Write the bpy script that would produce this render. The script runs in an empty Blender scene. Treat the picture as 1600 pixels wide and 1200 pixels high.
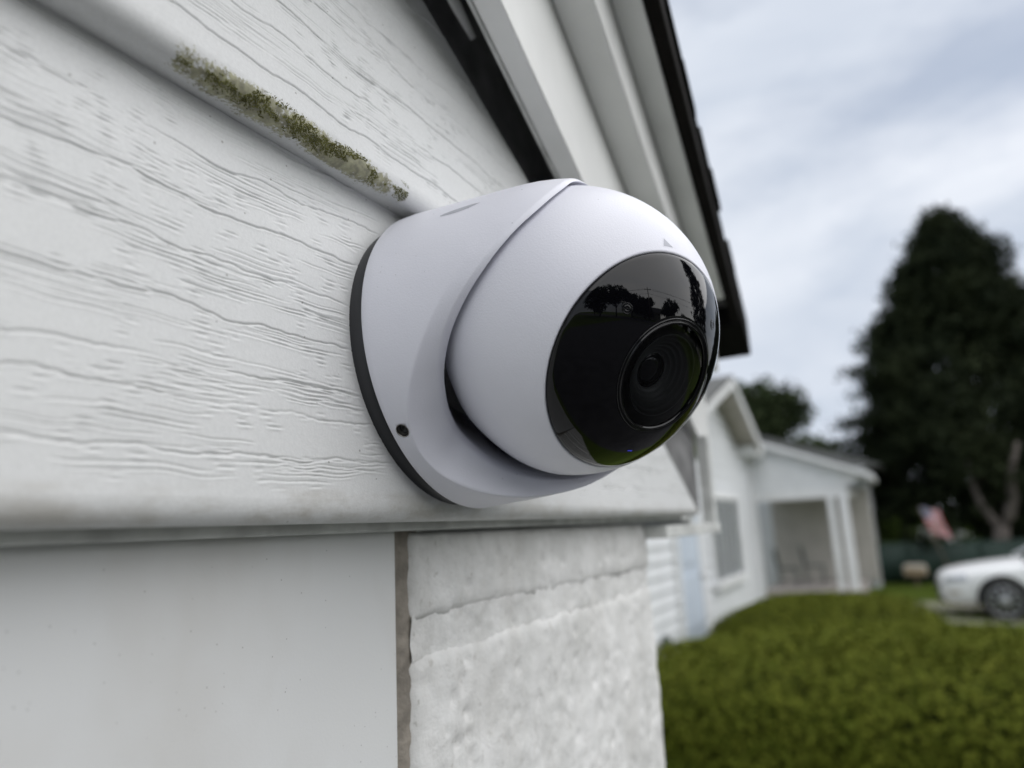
import bpy, bmesh, math, random
import numpy as np
from mathutils import Vector, Matrix, noise
from mathutils.bvhtree import BVHTree

random.seed(7); rng = np.random.default_rng(11)
scene = bpy.context.scene
col = scene.collection

# ------------------------------------------------------------------ camera
YAW, PITCH, ROLL = .4885, .2051, -.0498
CAM = Vector((0, -.1698, -.0052)); FPX = 1104.0
fw = Vector((math.cos(PITCH)*math.cos(YAW), math.cos(PITCH)*math.sin(YAW), math.sin(PITCH)))
_r = Vector((math.sin(YAW), -math.cos(YAW), 0)); _u = _r.cross(fw)
RT = _r*math.cos(ROLL) + _u*math.sin(ROLL)
UP = -_r*math.sin(ROLL) + _u*math.cos(ROLL)
cd = bpy.data.cameras.new('camera'); cam = bpy.data.objects.new('camera', cd); col.objects.link(cam)
cam.matrix_world = Matrix(((RT.x, UP.x, -fw.x, CAM.x), (RT.y, UP.y, -fw.y, CAM.y), (RT.z, UP.z, -fw.z, CAM.z), (0, 0, 0, 1)))
cd.sensor_fit = 'HORIZONTAL'; cd.sensor_width = 9.8; cd.lens = FPX/1600*9.8
cd.clip_start = .005; cd.clip_end = 2000
cd.dof.use_dof = True; cd.dof.focus_distance = .243; cd.dof.aperture_fstop = 1.78
scene.camera = cam

def ray(x, y):
    return (fw*FPX + RT*(x-800) + UP*(600-y)).normalized()
def on_plane(x, y, axis, val):
    r = ray(x, y); return CAM + r*((val-CAM[axis])/r[axis])

# ------------------------------------------------------------------ world, sun, exposure
SUN_EL, SUN_AZ = 54, 176      # degrees; azimuth clockwise from +Y: light from the street side
w = bpy.data.worlds.new('World'); scene.world = w; w.use_nodes = True
nt = w.node_tree; nt.nodes.clear()
def N(t, typ, **kw):
    n = t.nodes.new(typ)
    for k, v in kw.items(): setattr(n, k, v)
    return n
out = N(nt, 'ShaderNodeOutputWorld'); bg = N(nt, 'ShaderNodeBackground'); bg.inputs['Strength'].default_value = .049
sky = N(nt, 'ShaderNodeTexSky', sky_type='NISHITA', sun_disc=False)
sky.sun_elevation = math.radians(SUN_EL); sky.sun_rotation = math.radians(SUN_AZ)
sky.air_density = 1.0; sky.dust_density = 1.5
tc = N(nt, 'ShaderNodeTexCoord'); mp = N(nt, 'ShaderNodeMapping'); mp.inputs['Scale'].default_value = (1.0, 1.0, 2.6)
mp.inputs['Location'].default_value = (.32, .1, .45)
n1 = N(nt, 'ShaderNodeTexNoise'); n1.inputs['Scale'].default_value = 1.9; n1.inputs['Detail'].default_value = 5; n1.inputs['Roughness'].default_value = .52; n1.inputs['Distortion'].default_value = .35
r1 = N(nt, 'ShaderNodeValToRGB'); r1.color_ramp.elements[0].position = .30; r1.color_ramp.elements[1].position = .70
r1.color_ramp.elements[0].color = (5.3, 5.9, 6.9, 1); r1.color_ramp.elements[1].color = (8.3, 8.6, 9.2, 1)
n2 = N(nt, 'ShaderNodeTexNoise'); n2.inputs['Scale'].default_value = 2.7; n2.inputs['Detail'].default_value = 6; n2.inputs['Roughness'].default_value = .55
r2 = N(nt, 'ShaderNodeValToRGB'); r2.color_ramp.elements[0].position = .34; r2.color_ramp.elements[1].position = .56
r2.color_ramp.elements[0].color = (.55,)*3+(1,); r2.color_ramp.elements[1].color = (.97,)*3+(1,)
mx = N(nt, 'ShaderNodeMix', data_type='RGBA')
L = nt.links.new
L(tc.outputs['Generated'], mp.inputs['Vector']); L(mp.outputs['Vector'], n1.inputs['Vector']); L(mp.outputs['Vector'], n2.inputs['Vector'])
L(n1.outputs['Fac'], r1.inputs['Fac']); L(n2.outputs['Fac'], r2.inputs['Fac'])
L(r2.outputs['Color'], mx.inputs['Factor']); L(sky.outputs['Color'], mx.inputs['A']); L(r1.outputs['Color'], mx.inputs['B'])
L(mx.outputs['Result'], bg.inputs['Color']); L(bg.outputs['Background'], out.inputs['Surface'])

sd = bpy.data.lights.new('sun', 'SUN'); sun = bpy.data.objects.new('sun', sd); col.objects.link(sun)
sd.energy = 1.5; sd.angle = math.radians(112); sd.color = (1, .97, .93)
a, e = math.radians(SUN_AZ), math.radians(SUN_EL)
sdir = Vector((math.sin(a)*math.cos(e), math.cos(a)*math.cos(e), math.sin(e)))
sun.rotation_euler = (-sdir).to_track_quat('-Z', 'Y').to_euler(); sun.location = sdir*30

scene.view_settings.view_transform = 'Standard'; scene.view_settings.look = 'None'
scene.view_settings.gamma = 1; scene.view_settings.use_curve_mapping = False
scene.view_settings.exposure = 1.2
scene.cycles.use_denoising = True
scene.cycles.max_bounces = 8; scene.cycles.transparent_max_bounces = 12
scene.cycles.sample_clamp_indirect = 6

# ------------------------------------------------------------------ material helpers
def material(name):
    m = bpy.data.materials.new(name); m.use_nodes = True
    t = m.node_tree; b = t.nodes['Principled BSDF']
    return m, t, b
def ramp(t, src, p0, c0, p1, c1):
    r = N(t, 'ShaderNodeValToRGB'); e0, e1 = r.color_ramp.elements
    e0.position, e1.position = p0, p1
    e0.color = c0 if len(c0) == 4 else (*c0, 1); e1.color = c1 if len(c1) == 4 else (*c1, 1)
    t.links.new(src, r.inputs['Fac']); return r.outputs['Color']
def tnoise(t, vec, scale, detail=3, rough=.5, dist=0):
    n = N(t, 'ShaderNodeTexNoise'); n.inputs['Scale'].default_value = scale; n.inputs['Detail'].default_value = detail
    n.inputs['Roughness'].default_value = rough; n.inputs['Distortion'].default_value = dist
    if vec: t.links.new(vec, n.inputs['Vector'])
    return n.outputs['Fac']
def coord(t, kind='Object', scale=None):
    c = N(t, 'ShaderNodeTexCoord').outputs[kind]
    if scale:
        m = N(t, 'ShaderNodeMapping'); m.inputs['Scale'].default_value = scale; t.links.new(c, m.inputs['Vector']); c = m.outputs['Vector']
    return c
def mix(t, fac, a, b):
    m = N(t, 'ShaderNodeMix', data_type='RGBA')
    for s, v in (('Factor', fac), ('A', a), ('B', b)):
        if isinstance(v, (tuple, list)): m.inputs[s].default_value = v if len(v) == 4 else (*v, 1)
        elif isinstance(v, (int, float)): m.inputs[s].default_value = v
        else: t.links.new(v, m.inputs[s])
    return m.outputs['Result']
def math_(t, op, a, b=0.0, clamp=False):
    m = N(t, 'ShaderNodeMath', operation=op); m.use_clamp = clamp
    for i, v in enumerate((a, b)):
        if isinstance(v, (int, float)): m.inputs[i].default_value = v
        else: t.links.new(v, m.inputs[i])
    return m.outputs[0]
def bump(t, b, h, strength, distance):
    n = N(t, 'ShaderNodeBump'); n.inputs['Strength'].default_value = strength; n.inputs['Distance'].default_value = distance
    t.links.new(h, n.inputs['Height']); t.links.new(n.outputs['Normal'], b.inputs['Normal'])
def simple(name, color, rough=.5, var=.12, scale=8, metallic=0, spec=.5, bmp=None):
    """plain surface with a little tonal variation"""
    m, t, b = material(name); v = coord(t)
    f = tnoise(t, v, scale, 4)
    c0 = tuple(c*(1-var) for c in color); c1 = tuple(min(1, c*(1+var)) for c in color)
    t.links.new(ramp(t, f, .35, c0, .65, c1), b.inputs['Base Color'])
    b.inputs['Roughness'].default_value = rough; b.inputs['Metallic'].default_value = metallic
    b.inputs['Specular IOR Level'].default_value = spec
    if bmp: bump(t, b, tnoise(t, v, bmp[0], 4), bmp[1], bmp[2])
    return m
M = {}

# vinyl siding: chalky off-white with dirt specks, brown grime on the lower nose, moss on the sheltered nose
def vinyl():
    m, t, b = material('vinyl'); v = coord(t)
    sp = N(t, 'ShaderNodeSeparateXYZ'); t.links.new(v, sp.inputs[0])
    basec = ramp(t, tnoise(t, v, 9, 4), .3, (.655, .665, .66), .7, (.715, .72, .715))
    fine = ramp(t, tnoise(t, v, 900, 2), .3, (.93,)*3, .7, (1, 1, 1))
    mm = N(t, 'ShaderNodeMix', data_type='RGBA', blend_type='MULTIPLY'); mm.inputs['Factor'].default_value = 1
    t.links.new(basec, mm.inputs['A']); t.links.new(fine, mm.inputs['B'])
    c = mm.outputs['Result']
    # tiny specks
    vo = N(t, 'ShaderNodeTexVoronoi'); vo.inputs['Scale'].default_value = 260; t.links.new(v, vo.inputs['Vector'])
    sel = N(t, 'ShaderNodeSeparateColor'); t.links.new(vo.outputs['Color'], sel.inputs[0])
    spk = math_(t, 'MULTIPLY', math_(t, 'LESS_THAN', vo.outputs['Distance'], .11), math_(t, 'GREATER_THAN', sel.outputs[0], .90))
    c = mix(t, math_(t, 'MULTIPLY', spk, .55), c, (.16, .15, .13))
    # grime on the rounded nose of each course (stored per vertex as a shape attribute, broken up by noise)
    at = N(t, 'ShaderNodeAttribute'); at.attribute_name = 'nose'
    g = math_(t, 'MULTIPLY', at.outputs['Fac'], ramp(t, tnoise(t, coord(t, 'Object', (1, 1, 3)), 38, 5, .65), .42, (0, 0, 0), .62, (1, 1, 1)))
    c = mix(t, math_(t, 'MULTIPLY', g, .55), c, (.30, .27, .21))
    am = N(t, 'ShaderNodeAttribute'); am.attribute_name = 'moss'
    n_big = tnoise(t, v, 70, 3, .6); n_fin = tnoise(t, v, 700, 3, .75)
    sm = math_(t, 'ADD', math_(t, 'MULTIPLY', n_big, .55), math_(t, 'MULTIPLY', n_fin, .75))
    k = ramp(t, math_(t, 'ADD', sm, math_(t, 'SUBTRACT', math_(t, 'MULTIPLY', am.outputs['Fac'], .62), .5)), .60, (0, 0, 0), .70, (1, 1, 1))
    k = math_(t, 'MULTIPLY', k, math_(t, 'GREATER_THAN', am.outputs['Fac'], .02))
    mc = ramp(t, tnoise(t, v, 420, 3), .35, (.16, .15, .07), .68, (.38, .37, .20))
    c = mix(t, math_(t, 'MULTIPLY', k, .85), c, mc)
    t.links.new(c, b.inputs['Base Color'])
    b.inputs['Roughness'].default_value = .48
    bump(t, b, math_(t, 'ADD', tnoise(t, v, 1500, 2), math_(t, 'MULTIPLY', k, 1.2)), .35, .00018)
    return m
M['vinyl'] = vinyl()
# camera housing: white moulded plastic with a fine spark-eroded texture and dust specks
def housing():
    m, t, b = material('camera_plastic'); v = coord(t)
    c = ramp(t, tnoise(t, v, 30, 3), .3, (.70, .705, .775), .7, (.73, .735, .80))
    vo = N(t, 'ShaderNodeTexVoronoi'); vo.inputs['Scale'].default_value = 420; t.links.new(v, vo.inputs['Vector'])
    s = N(t, 'ShaderNodeSeparateColor'); t.links.new(vo.outputs['Color'], s.inputs[0])
    nm = N(t, 'ShaderNodeNewGeometry'); sx = N(t, 'ShaderNodeSeparateXYZ'); t.links.new(nm.outputs['Normal'], sx.inputs[0])
    up = ramp(t, sx.outputs['Z'], .05, (0, 0, 0), .75, (1, 1, 1))      # dust settles on what faces up
    dust = math_(t, 'MULTIPLY', math_(t, 'LESS_THAN', vo.outputs['Distance'], .13), math_(t, 'GREATER_THAN', s.outputs[1], .93))
    dust = math_(t, 'MULTIPLY', dust, up)
    c = mix(t, math_(t, 'MULTIPLY', dust, .6), c, (.12, .12, .14))
    t.links.new(c, b.inputs['Base Color']); b.inputs['Roughness'].default_value = .42
    bump(t, b, tnoise(t, v, 1500, 2, .6), .5, .00016)
    return m
M['housing'] = housing()
M['black_plastic'] = simple('black_plastic', (.022, .023, .026), .5, .1, 60, bmp=(1500, .2, .0001))
M['gloss_black'] = simple('gloss_black', (.002, .002, .003), .02, .1, 50, spec=.34)
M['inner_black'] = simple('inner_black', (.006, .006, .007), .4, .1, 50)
M['lens_grey'] = simple('lens_grey', (.085, .09, .088), .38, .1, 50)
M['lens_black'] = simple('lens_black', (.004, .004, .006), .05, .1, 50)
M['mark_grey'] = simple('mark_grey', (.40, .41, .46), .5, .05, 200)
M['steel'] = simple('steel', (.28, .27, .26), .35, .3, 500, metallic=1)
def clear_glass():
    m = bpy.data.materials.new('window_glass_clear'); m.use_nodes = True; t = m.node_tree; t.nodes.clear()
    o = N(t, 'ShaderNodeOutputMaterial'); mxs = N(t, 'ShaderNodeMixShader'); tr = N(t, 'ShaderNodeBsdfTransparent'); gl = N(t, 'ShaderNodeBsdfGlossy')
    fr = N(t, 'ShaderNodeFresnel'); fr.inputs['IOR'].default_value = 1.28; gl.inputs['Roughness'].default_value = .02
    tr.inputs['Color'].default_value = (.5, .51, .53, 1)
    t.links.new(fr.outputs[0], mxs.inputs[0]); t.links.new(tr.outputs[0], mxs.inputs[1]); t.links.new(gl.outputs[0], mxs.inputs[2]); t.links.new(mxs.outputs[0], o.inputs[0])
    return m
M['clear'] = clear_glass()
def led(name, c, s):
    m, t, b = material(name); b.inputs['Base Color'].default_value = (*c, 1); b.inputs['Emission Color'].default_value = (*c, 1); b.inputs['Emission Strength'].default_value = s
    return m
M['blue_led'] = led('blue_led', (.03, .04, .5), .3)
# painted trim
M['trim'] = simple('painted_trim', (.83, .835, .815), .45, .06, 14, bmp=(120, .15, .0006))
M['trim_dirty'] = simple('painted_trim_weathered', (.56, .57, .55), .55, .18, 60, bmp=(300, .3, .0006))
M['shingle'] = simple('asphalt_shingle', (.009, .0085, .008), .95, .5, 300, spec=.1, bmp=(600, .9, .002))
M['shaded_wood'] = simple('shaded_sheathing', (.17, .17, .17), .9, .3, 40)  # grey carries the shade of the recess under the rake
def door_paint():
    m, t, b = material('door_paint'); v = coord(t)
    c = ramp(t, tnoise(t, v, 5, 4), .3, (.68, .69, .69), .7, (.74, .745, .74))
    vo = N(t, 'ShaderNodeTexVoronoi'); vo.inputs['Scale'].default_value = 330; t.links.new(v, vo.inputs['Vector'])
    s = N(t, 'ShaderNodeSeparateColor'); t.links.new(vo.outputs['Color'], s.inputs[0])
    thr = ramp(t, tnoise(t, v, 14, 3), .36, (.97,)*3, .62, (.55,)*3)
    rad = math_(t, 'MULTIPLY', s.outputs[1], .17)
    spk = math_(t, 'MULTIPLY', math_(t, 'LESS_THAN', vo.outputs['Distance'], rad), math_(t, 'GREATER_THAN', s.outputs[0], thr))
    c = mix(t, math_(t, 'MULTIPLY', spk, .55), c, (.17, .16, .15))
    # tan water-stains in broad patches
    st = ramp(t, tnoise(t, coord(t, 'Object', (1, 1, .55)), 11, 4, .6), .47, (0, 0, 0), .72, (1, 1, 1))
    c = mix(t, math_(t, 'MULTIPLY', st, .35), c, (.47, .43, .37))
    t.links.new(c, b.inputs['Base Color']); b.inputs['Roughness'].default_value = .38
    bump(t, b, tnoise(t, v, 900, 3), .25, .00016)
    return m
M['door'] = door_paint()
def block_paint():
    m, t, b = material('painted_block'); v = coord(t)
    c = ramp(t, tnoise(t, coord(t, 'Object', (1.1, 1, .75)), 34, 6, .65), .34, (.62, .62, .60), .62, (.80, .80, .785))
    st = ramp(t, tnoise(t, coord(t, 'Object', (1.3, 1, .5)), 19, 5, .6, .4), .52, (0, 0, 0), .74, (1, 1, 1))
    c = mix(t, math_(t, 'MULTIPLY', st, .38), c, (.46, .445, .41))
    pit = ramp(t, tnoise(t, v, 210, 4, .7), .30, (0, 0, 0), .40, (1, 1, 1))
    c = mix(t, pit, (.52, .51, .48), c)
    t.links.new(c, b.inputs['Base Color']); b.inputs['Roughness'].default_value = .7
    h = math_(t, 'ADD', tnoise(t, v, 130, 6, .7), math_(t, 'MULTIPLY', tnoise(t, v, 480, 3, .6), .4))
    bump(t, b, h, .7, .0011)
    return m
M['block'] = block_paint()
M['mortar'] = simple('painted_mortar', (.60, .59, .57), .8, .15, 60, bmp=(300, .6, .001))
M['caulk'] = simple('old_caulk', (.25, .225, .19), .8, .22, 160, bmp=(500, .6, .0008))
M['gap'] = simple('dark_gap', (.010, .009, .008), .9, .2, 50, spec=.1)
# background
M['clapboard'] = simple('white_clapboard', (.70, .72, .74), .5, .05, 3)
M['house_trim'] = simple('house_trim', (.76, .77, .78), .45, .04, 3)
M['beige'] = simple('beige_clapboard', (.46, .44, .40), .6, .06, 3)
M['pale_blue'] = simple('pale_blue_paint', (.56, .63, .72), .5, .04, 3)
M['grey_roof'] = simple('grey_roof_shingle', (.085, .088, .085), .9, .25, 12)
M['dark_roof'] = simple('dark_roof_shingle', (.04, .042, .046), .9, .25, 12)
M['pane'] = simple('window_pane', (.10, .12, .13), .06, .2, 1)
M['soffit_shade'] = simple('shaded_soffit', (.42, .39, .35), .6, .08, 3)  # brown tone holds the shade under the gable overhang
M['concrete'] = simple('driveway_concrete', (.36, .33, .31), .85, .15, 3, bmp=(40, .4, .01))
M['asphalt'] = simple('asphalt', (.05, .05, .052), .9, .25, 4, bmp=(60, .5, .01))
M['green_fabric'] = simple('green_fence_fabric', (.010, .030, .022), .7, .3, 12)
M['fence_metal'] = simple('fence_metal', (.03, .06, .045), .5, .1, 12)
M['car_paint'] = simple('white_car_paint', (.74, .75, .76), .22, .02, 2)
M['car_glass'] = simple('car_glass', (.02, .035, .032), .04, .1, 2)
M['rubber'] = simple('rubber', (.015, .015, .016), .8, .2, 40)
M['alloy'] = simple('alloy', (.42, .43, .45), .35, .1, 20, metallic=.8)
M['chrome'] = simple('headlamp', (.45, .47, .5), .12, .2, 20, metallic=.5)
M['dark_plastic'] = simple('dark_plastic', (.02, .02, .022), .5, .2, 20)
M['bark'] = simple('bark', (.10, .085, .07), .9, .3, 14, bmp=(30, .9, .03))
M['pale_bark'] = simple('pale_bark', (.105, .09, .08), .85, .25, 10, bmp=(24, .8, .03))
M['mail_cream'] = simple('mailbox_cream', (.50, .46, .40), .5, .08, 12)
M['mail_tan'] = simple('mailbox_tan', (.28, .21, .13), .6, .15, 12)
M['wood'] = simple('post_wood', (.16, .12, .09), .8, .25, 14)
M['iron'] = simple('wrought_iron', (.03, .045, .04), .5, .2, 20)
M['petal'] = simple('white_petal', (.72, .74, .74), .6, .08, 30)
M['wire'] = simple('cable', (.01, .01, .01), .6, .1, 10)
def foliage(name, dark, light, scale):
    m, t, b = material(name); v = coord(t)
    f = math_(t, 'ADD', math_(t, 'MULTIPLY', tnoise(t, v, scale, 4, .6), .7), math_(t, 'MULTIPLY', tnoise(t, v, scale*14, 2), .3))
    c = ramp(t, f, .36, dark, .64, light)
    t.links.new(c, b.inputs['Base Color']); b.inputs['Roughness'].default_value = .85; b.inputs['Specular IOR Level'].default_value = .04
    return m
M['conifer'] = foliage('conifer_needles', (.010, .015, .009), (.030, .038, .018), .9)
M['leaf'] = foliage('tree_leaves', (.025, .040, .018), (.075, .095, .045), 1.2)
M['hedge'] = foliage('hedge_leaves', (.060, .078, .010), (.120, .132, .020), 7)
M['hedge_core'] = foliage('hedge_inner_shade', (.012, .017, .005), (.025, .032, .008), 2)  # darker green stands for the shade between the leaves
M['bush'] = foliage('bush_leaves', (.03, .05, .012), (.09, .13, .03), 2)
M['lawn'] = foliage('lawn', (.055, .085, .014), (.10, .135, .026), .8)
M['grass'] = foliage('grass_blades', (.085, .125, .02), (.16, .21, .045), 1.5)
M['moss'] = foliage('moss', (.10, .10, .035), (.28, .28, .11), 300)
def flag_cloth():
    m, t, b = material('flag_cloth'); uv = N(t, 'ShaderNodeUVMap'); s = N(t, 'ShaderNodeSeparateXYZ'); t.links.new(uv.outputs[0], s.inputs[0])
    st = math_(t, 'LESS_THAN', math_(t, 'FRACT', math_(t, 'MULTIPLY', s.outputs['Y'], 6.5)), .5)
    c = mix(t, st, (.62, .60, .60), (.50, .05, .07))
    can = math_(t, 'MULTIPLY', math_(t, 'LESS_THAN', s.outputs['X'], .4), math_(t, 'GREATER_THAN', s.outputs['Y'], .46))
    vo = N(t, 'ShaderNodeTexVoronoi'); vo.inputs['Scale'].default_value = 22; vo.inputs['Randomness'].default_value = .0; t.links.new(uv.outputs[0], vo.inputs['Vector'])
    cc = mix(t, math_(t, 'LESS_THAN', vo.outputs['Distance'], .3), (.03, .04, .14), (.6, .6, .6))
    t.links.new(mix(t, can, c, cc), b.inputs['Base Color']); b.inputs['Roughness'].default_value = .8
    return m
M['flag'] = flag_cloth()

# ------------------------------------------------------------------ object helpers
def link(o, parent=None):
    col.objects.link(o)
    if parent: o.parent = parent
    return o
def tag(o, label=None, cat=None, group=None, kind=None):
    if label: o['label'] = label
    if cat: o['category'] = cat
    if group: o['group'] = group
    if kind: o['kind'] = kind
    return o
def thing(name, label, cat, loc=(0, 0, 0), group=None):
    o = link(bpy.data.objects.new(name, None)); o.location = loc; o.empty_display_size = .1
    return tag(o, label, cat, group)
def place(o, parent):
    """parent keeping world coordinates of the vertices (parents are unrotated)"""
    if parent:
        o.parent = parent
        p = parent; off = Vector((0, 0, 0))
        while p: off += p.location; p = p.parent
        o.location = -off
def mesh(name, verts, faces, mat, parent=None, smooth=False, bevel=0, seg=2):
    me = bpy.data.meshes.new(name); me.from_pydata([tuple(v) for v in verts], [], faces); me.update()
    bm = bmesh.new(); bm.from_mesh(me); bmesh.ops.recalc_face_normals(bm, faces=bm.faces)
    if bevel: bmesh.ops.bevel(bm, geom=list(bm.edges), offset=bevel, segments=seg, affect='EDGES', profile=.5)
    bm.to_mesh(me); bm.free()
    if smooth: me.polygons.foreach_set('use_smooth', [True]*len(me.polygons))
    me.materials.append(M[mat])
    o = link(bpy.data.objects.new(name, me)); place(o, parent)
    return o
def box(name, x0, x1, y0, y1, z0, z1, mat, parent=None, bevel=0):
    v = [(x, y, z) for x in (x0, x1) for y in (y0, y1) for z in (z0, z1)]
    f = [(0, 1, 3, 2), (4, 6, 7, 5), (0, 4, 5, 1), (2, 3, 7, 6), (0, 2, 6, 4), (1, 5, 7, 3)]
    return mesh(name, v, f, mat, parent, bevel=bevel)
def prism(name, poly, axis, a0, a1, mat, parent=None, bevel=0):
    """poly in the two other axes (in order), extruded along axis"""
    def mk(p, a):
        q = list(p); q.insert(axis, a); return tuple(q)
    n = len(poly); v = [mk(p, a0) for p in poly]+[mk(p, a1) for p in poly]
    f = [tuple(range(n)), tuple(range(n, 2*n))]+[(i, (i+1) % n, n+(i+1) % n, n+i) for i in range(n)]
    return mesh(name, v, f, mat, parent, bevel=bevel)
def tube(name, pts, radii, mat, parent=None, seg=8, caps=True):
    pts = [Vector(p) for p in pts]; v = []; f = []
    if not isinstance(radii, (list, tuple)): radii = [radii]*len(pts)
    for i, p in enumerate(pts):
        d = (pts[min(i+1, len(pts)-1)]-pts[max(i-1, 0)]).normalized()
        a = d.cross(Vector((0, 0, 1)) if abs(d.z) < .9 else Vector((1, 0, 0))).normalized(); b = d.cross(a)
        for k in range(seg):
            th = 2*math.pi*k/seg; v.append(p+(a*math.cos(th)+b*math.sin(th))*radii[i])
    for i in range(len(pts)-1):
        for k in range(seg): f.append((i*seg+k, i*seg+(k+1) % seg, (i+1)*seg+(k+1) % seg, (i+1)*seg+k))
    if caps: f.append(tuple(range(seg))); f.append(tuple(range((len(pts)-1)*seg, len(pts)*seg)))
    return mesh(name, v, f, mat, parent, smooth=True)
def raw_mesh(name, V, F, mat, parent=None, smooth=False):
    """fast path for numpy arrays: V (n,3), F (m,k)"""
    me = bpy.data.meshes.new(name); V = np.asarray(V, np.float32); F = np.asarray(F, np.int32); k = F.shape[1]
    me.vertices.add(len(V)); me.vertices.foreach_set('co', V.ravel())
    me.loops.add(F.size); me.loops.foreach_set('vertex_index', F.ravel())
    me.polygons.add(len(F)); me.polygons.foreach_set('loop_start', np.arange(len(F), dtype=np.int32)*k)
    me.update(calc_edges=True)
    if smooth: me.polygons.foreach_set('use_smooth', np.ones(len(F), bool))
    me.materials.append(M[mat])
    o = link(bpy.data.objects.new(name, me)); place(o, parent); return o
def grid_faces(nr, nc):
    i = np.arange(nr-1)[:, None]*nc+np.arange(nc-1)[None]
    return np.stack([i, i+1, i+nc+1, i+nc], -1).reshape(-1, 4)
def leaf_quads(P, size, aspect=.5, up=.3, nrm=None):
    """one small bent leaf per point, random orientation"""
    n = len(P); d = rng.normal(size=(n, 3)); d[:, 2] += up; d /= np.linalg.norm(d, axis=1)[:, None]
    q = rng.normal(size=(n, 3))
    if nrm is not None:
        q = nrm+rng.normal(size=(n, 3))*.5; d = d-q*((d*q).sum(1)/(q*q).sum(1))[:, None]; d /= np.linalg.norm(d, axis=1)[:, None]
    s = np.cross(d, q); s /= np.linalg.norm(s, axis=1)[:, None]
    L_ = (size*rng.uniform(.6, 1.4, n))[:, None]
    V = np.stack([P-d*L_*.5, P+s*L_*aspect*.5, P+d*L_*.5, P-s*L_*aspect*.5], 1).reshape(-1, 3)
    return V, np.arange(4*n).reshape(-1, 4)
def lathe(name, rings, mat, parent, seg=96, smooth=True, close=False):
    """rings: (centre, e1, e2, radius)"""
    v = []; f = []
    for c, e1, e2, r in rings:
        for k in range(seg):
            th = 2*math.pi*k/seg; v.append(c+e1*(r*math.cos(th))+e2*(r*math.sin(th)))
    n = len(rings)
    for i in range(n if close else n-1):
        j = (i+1) % n
        for k in range(seg): f.append((i*seg+k, i*seg+(k+1) % seg, j*seg+(k+1) % seg, j*seg+k))
    return mesh(name, v, f, mat, parent, smooth=smooth)

G = -1.85                                   # ground level below the lower siding edge

# ------------------------------------------------------------------ the setting
me = box('lawn', -60, 120, -60, 90, G-.4, G, 'lawn'); tag(me, 'mown green lawn in front of the white house', 'lawn', kind='structure')
me = box('driveway', 14.15, 17.5, -30, .9, G-.1, G+.004, 'concrete'); tag(me, 'concrete driveway under the white car', 'driveway', kind='structure')
me = box('garage_apron', -8, 5.0, -16, -.05, G-.1, G+.004, 'asphalt'); tag(me, 'dark asphalt apron in front of the garage', 'driveway', kind='structure')  # apron widened and kept dark to darken the glass's lower reflection
me = box('road', -60, 120, -24, -16.4, G-.1, G+.008, 'asphalt'); tag(me, 'asphalt street beyond the lawn', 'road', kind='structure')

# ------------------------------------------------------------------ the garage: siding, rake, pillar, door
garage = thing('garage', 'white garage gable with embossed vinyl siding over a painted block pillar', 'garage', (.3, .1, G))
EXPO = .127
A_pts = [(-1.2, 1.02), (.241, .245), (.335, .193), (.570, .057), (.640, .002), (.665, -.02)]
def x_end(z):
    zs = [p[1] for p in A_pts][::-1]; xs = [p[0] for p in A_pts][::-1]
    return float(np.interp(z, zs, xs))

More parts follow.
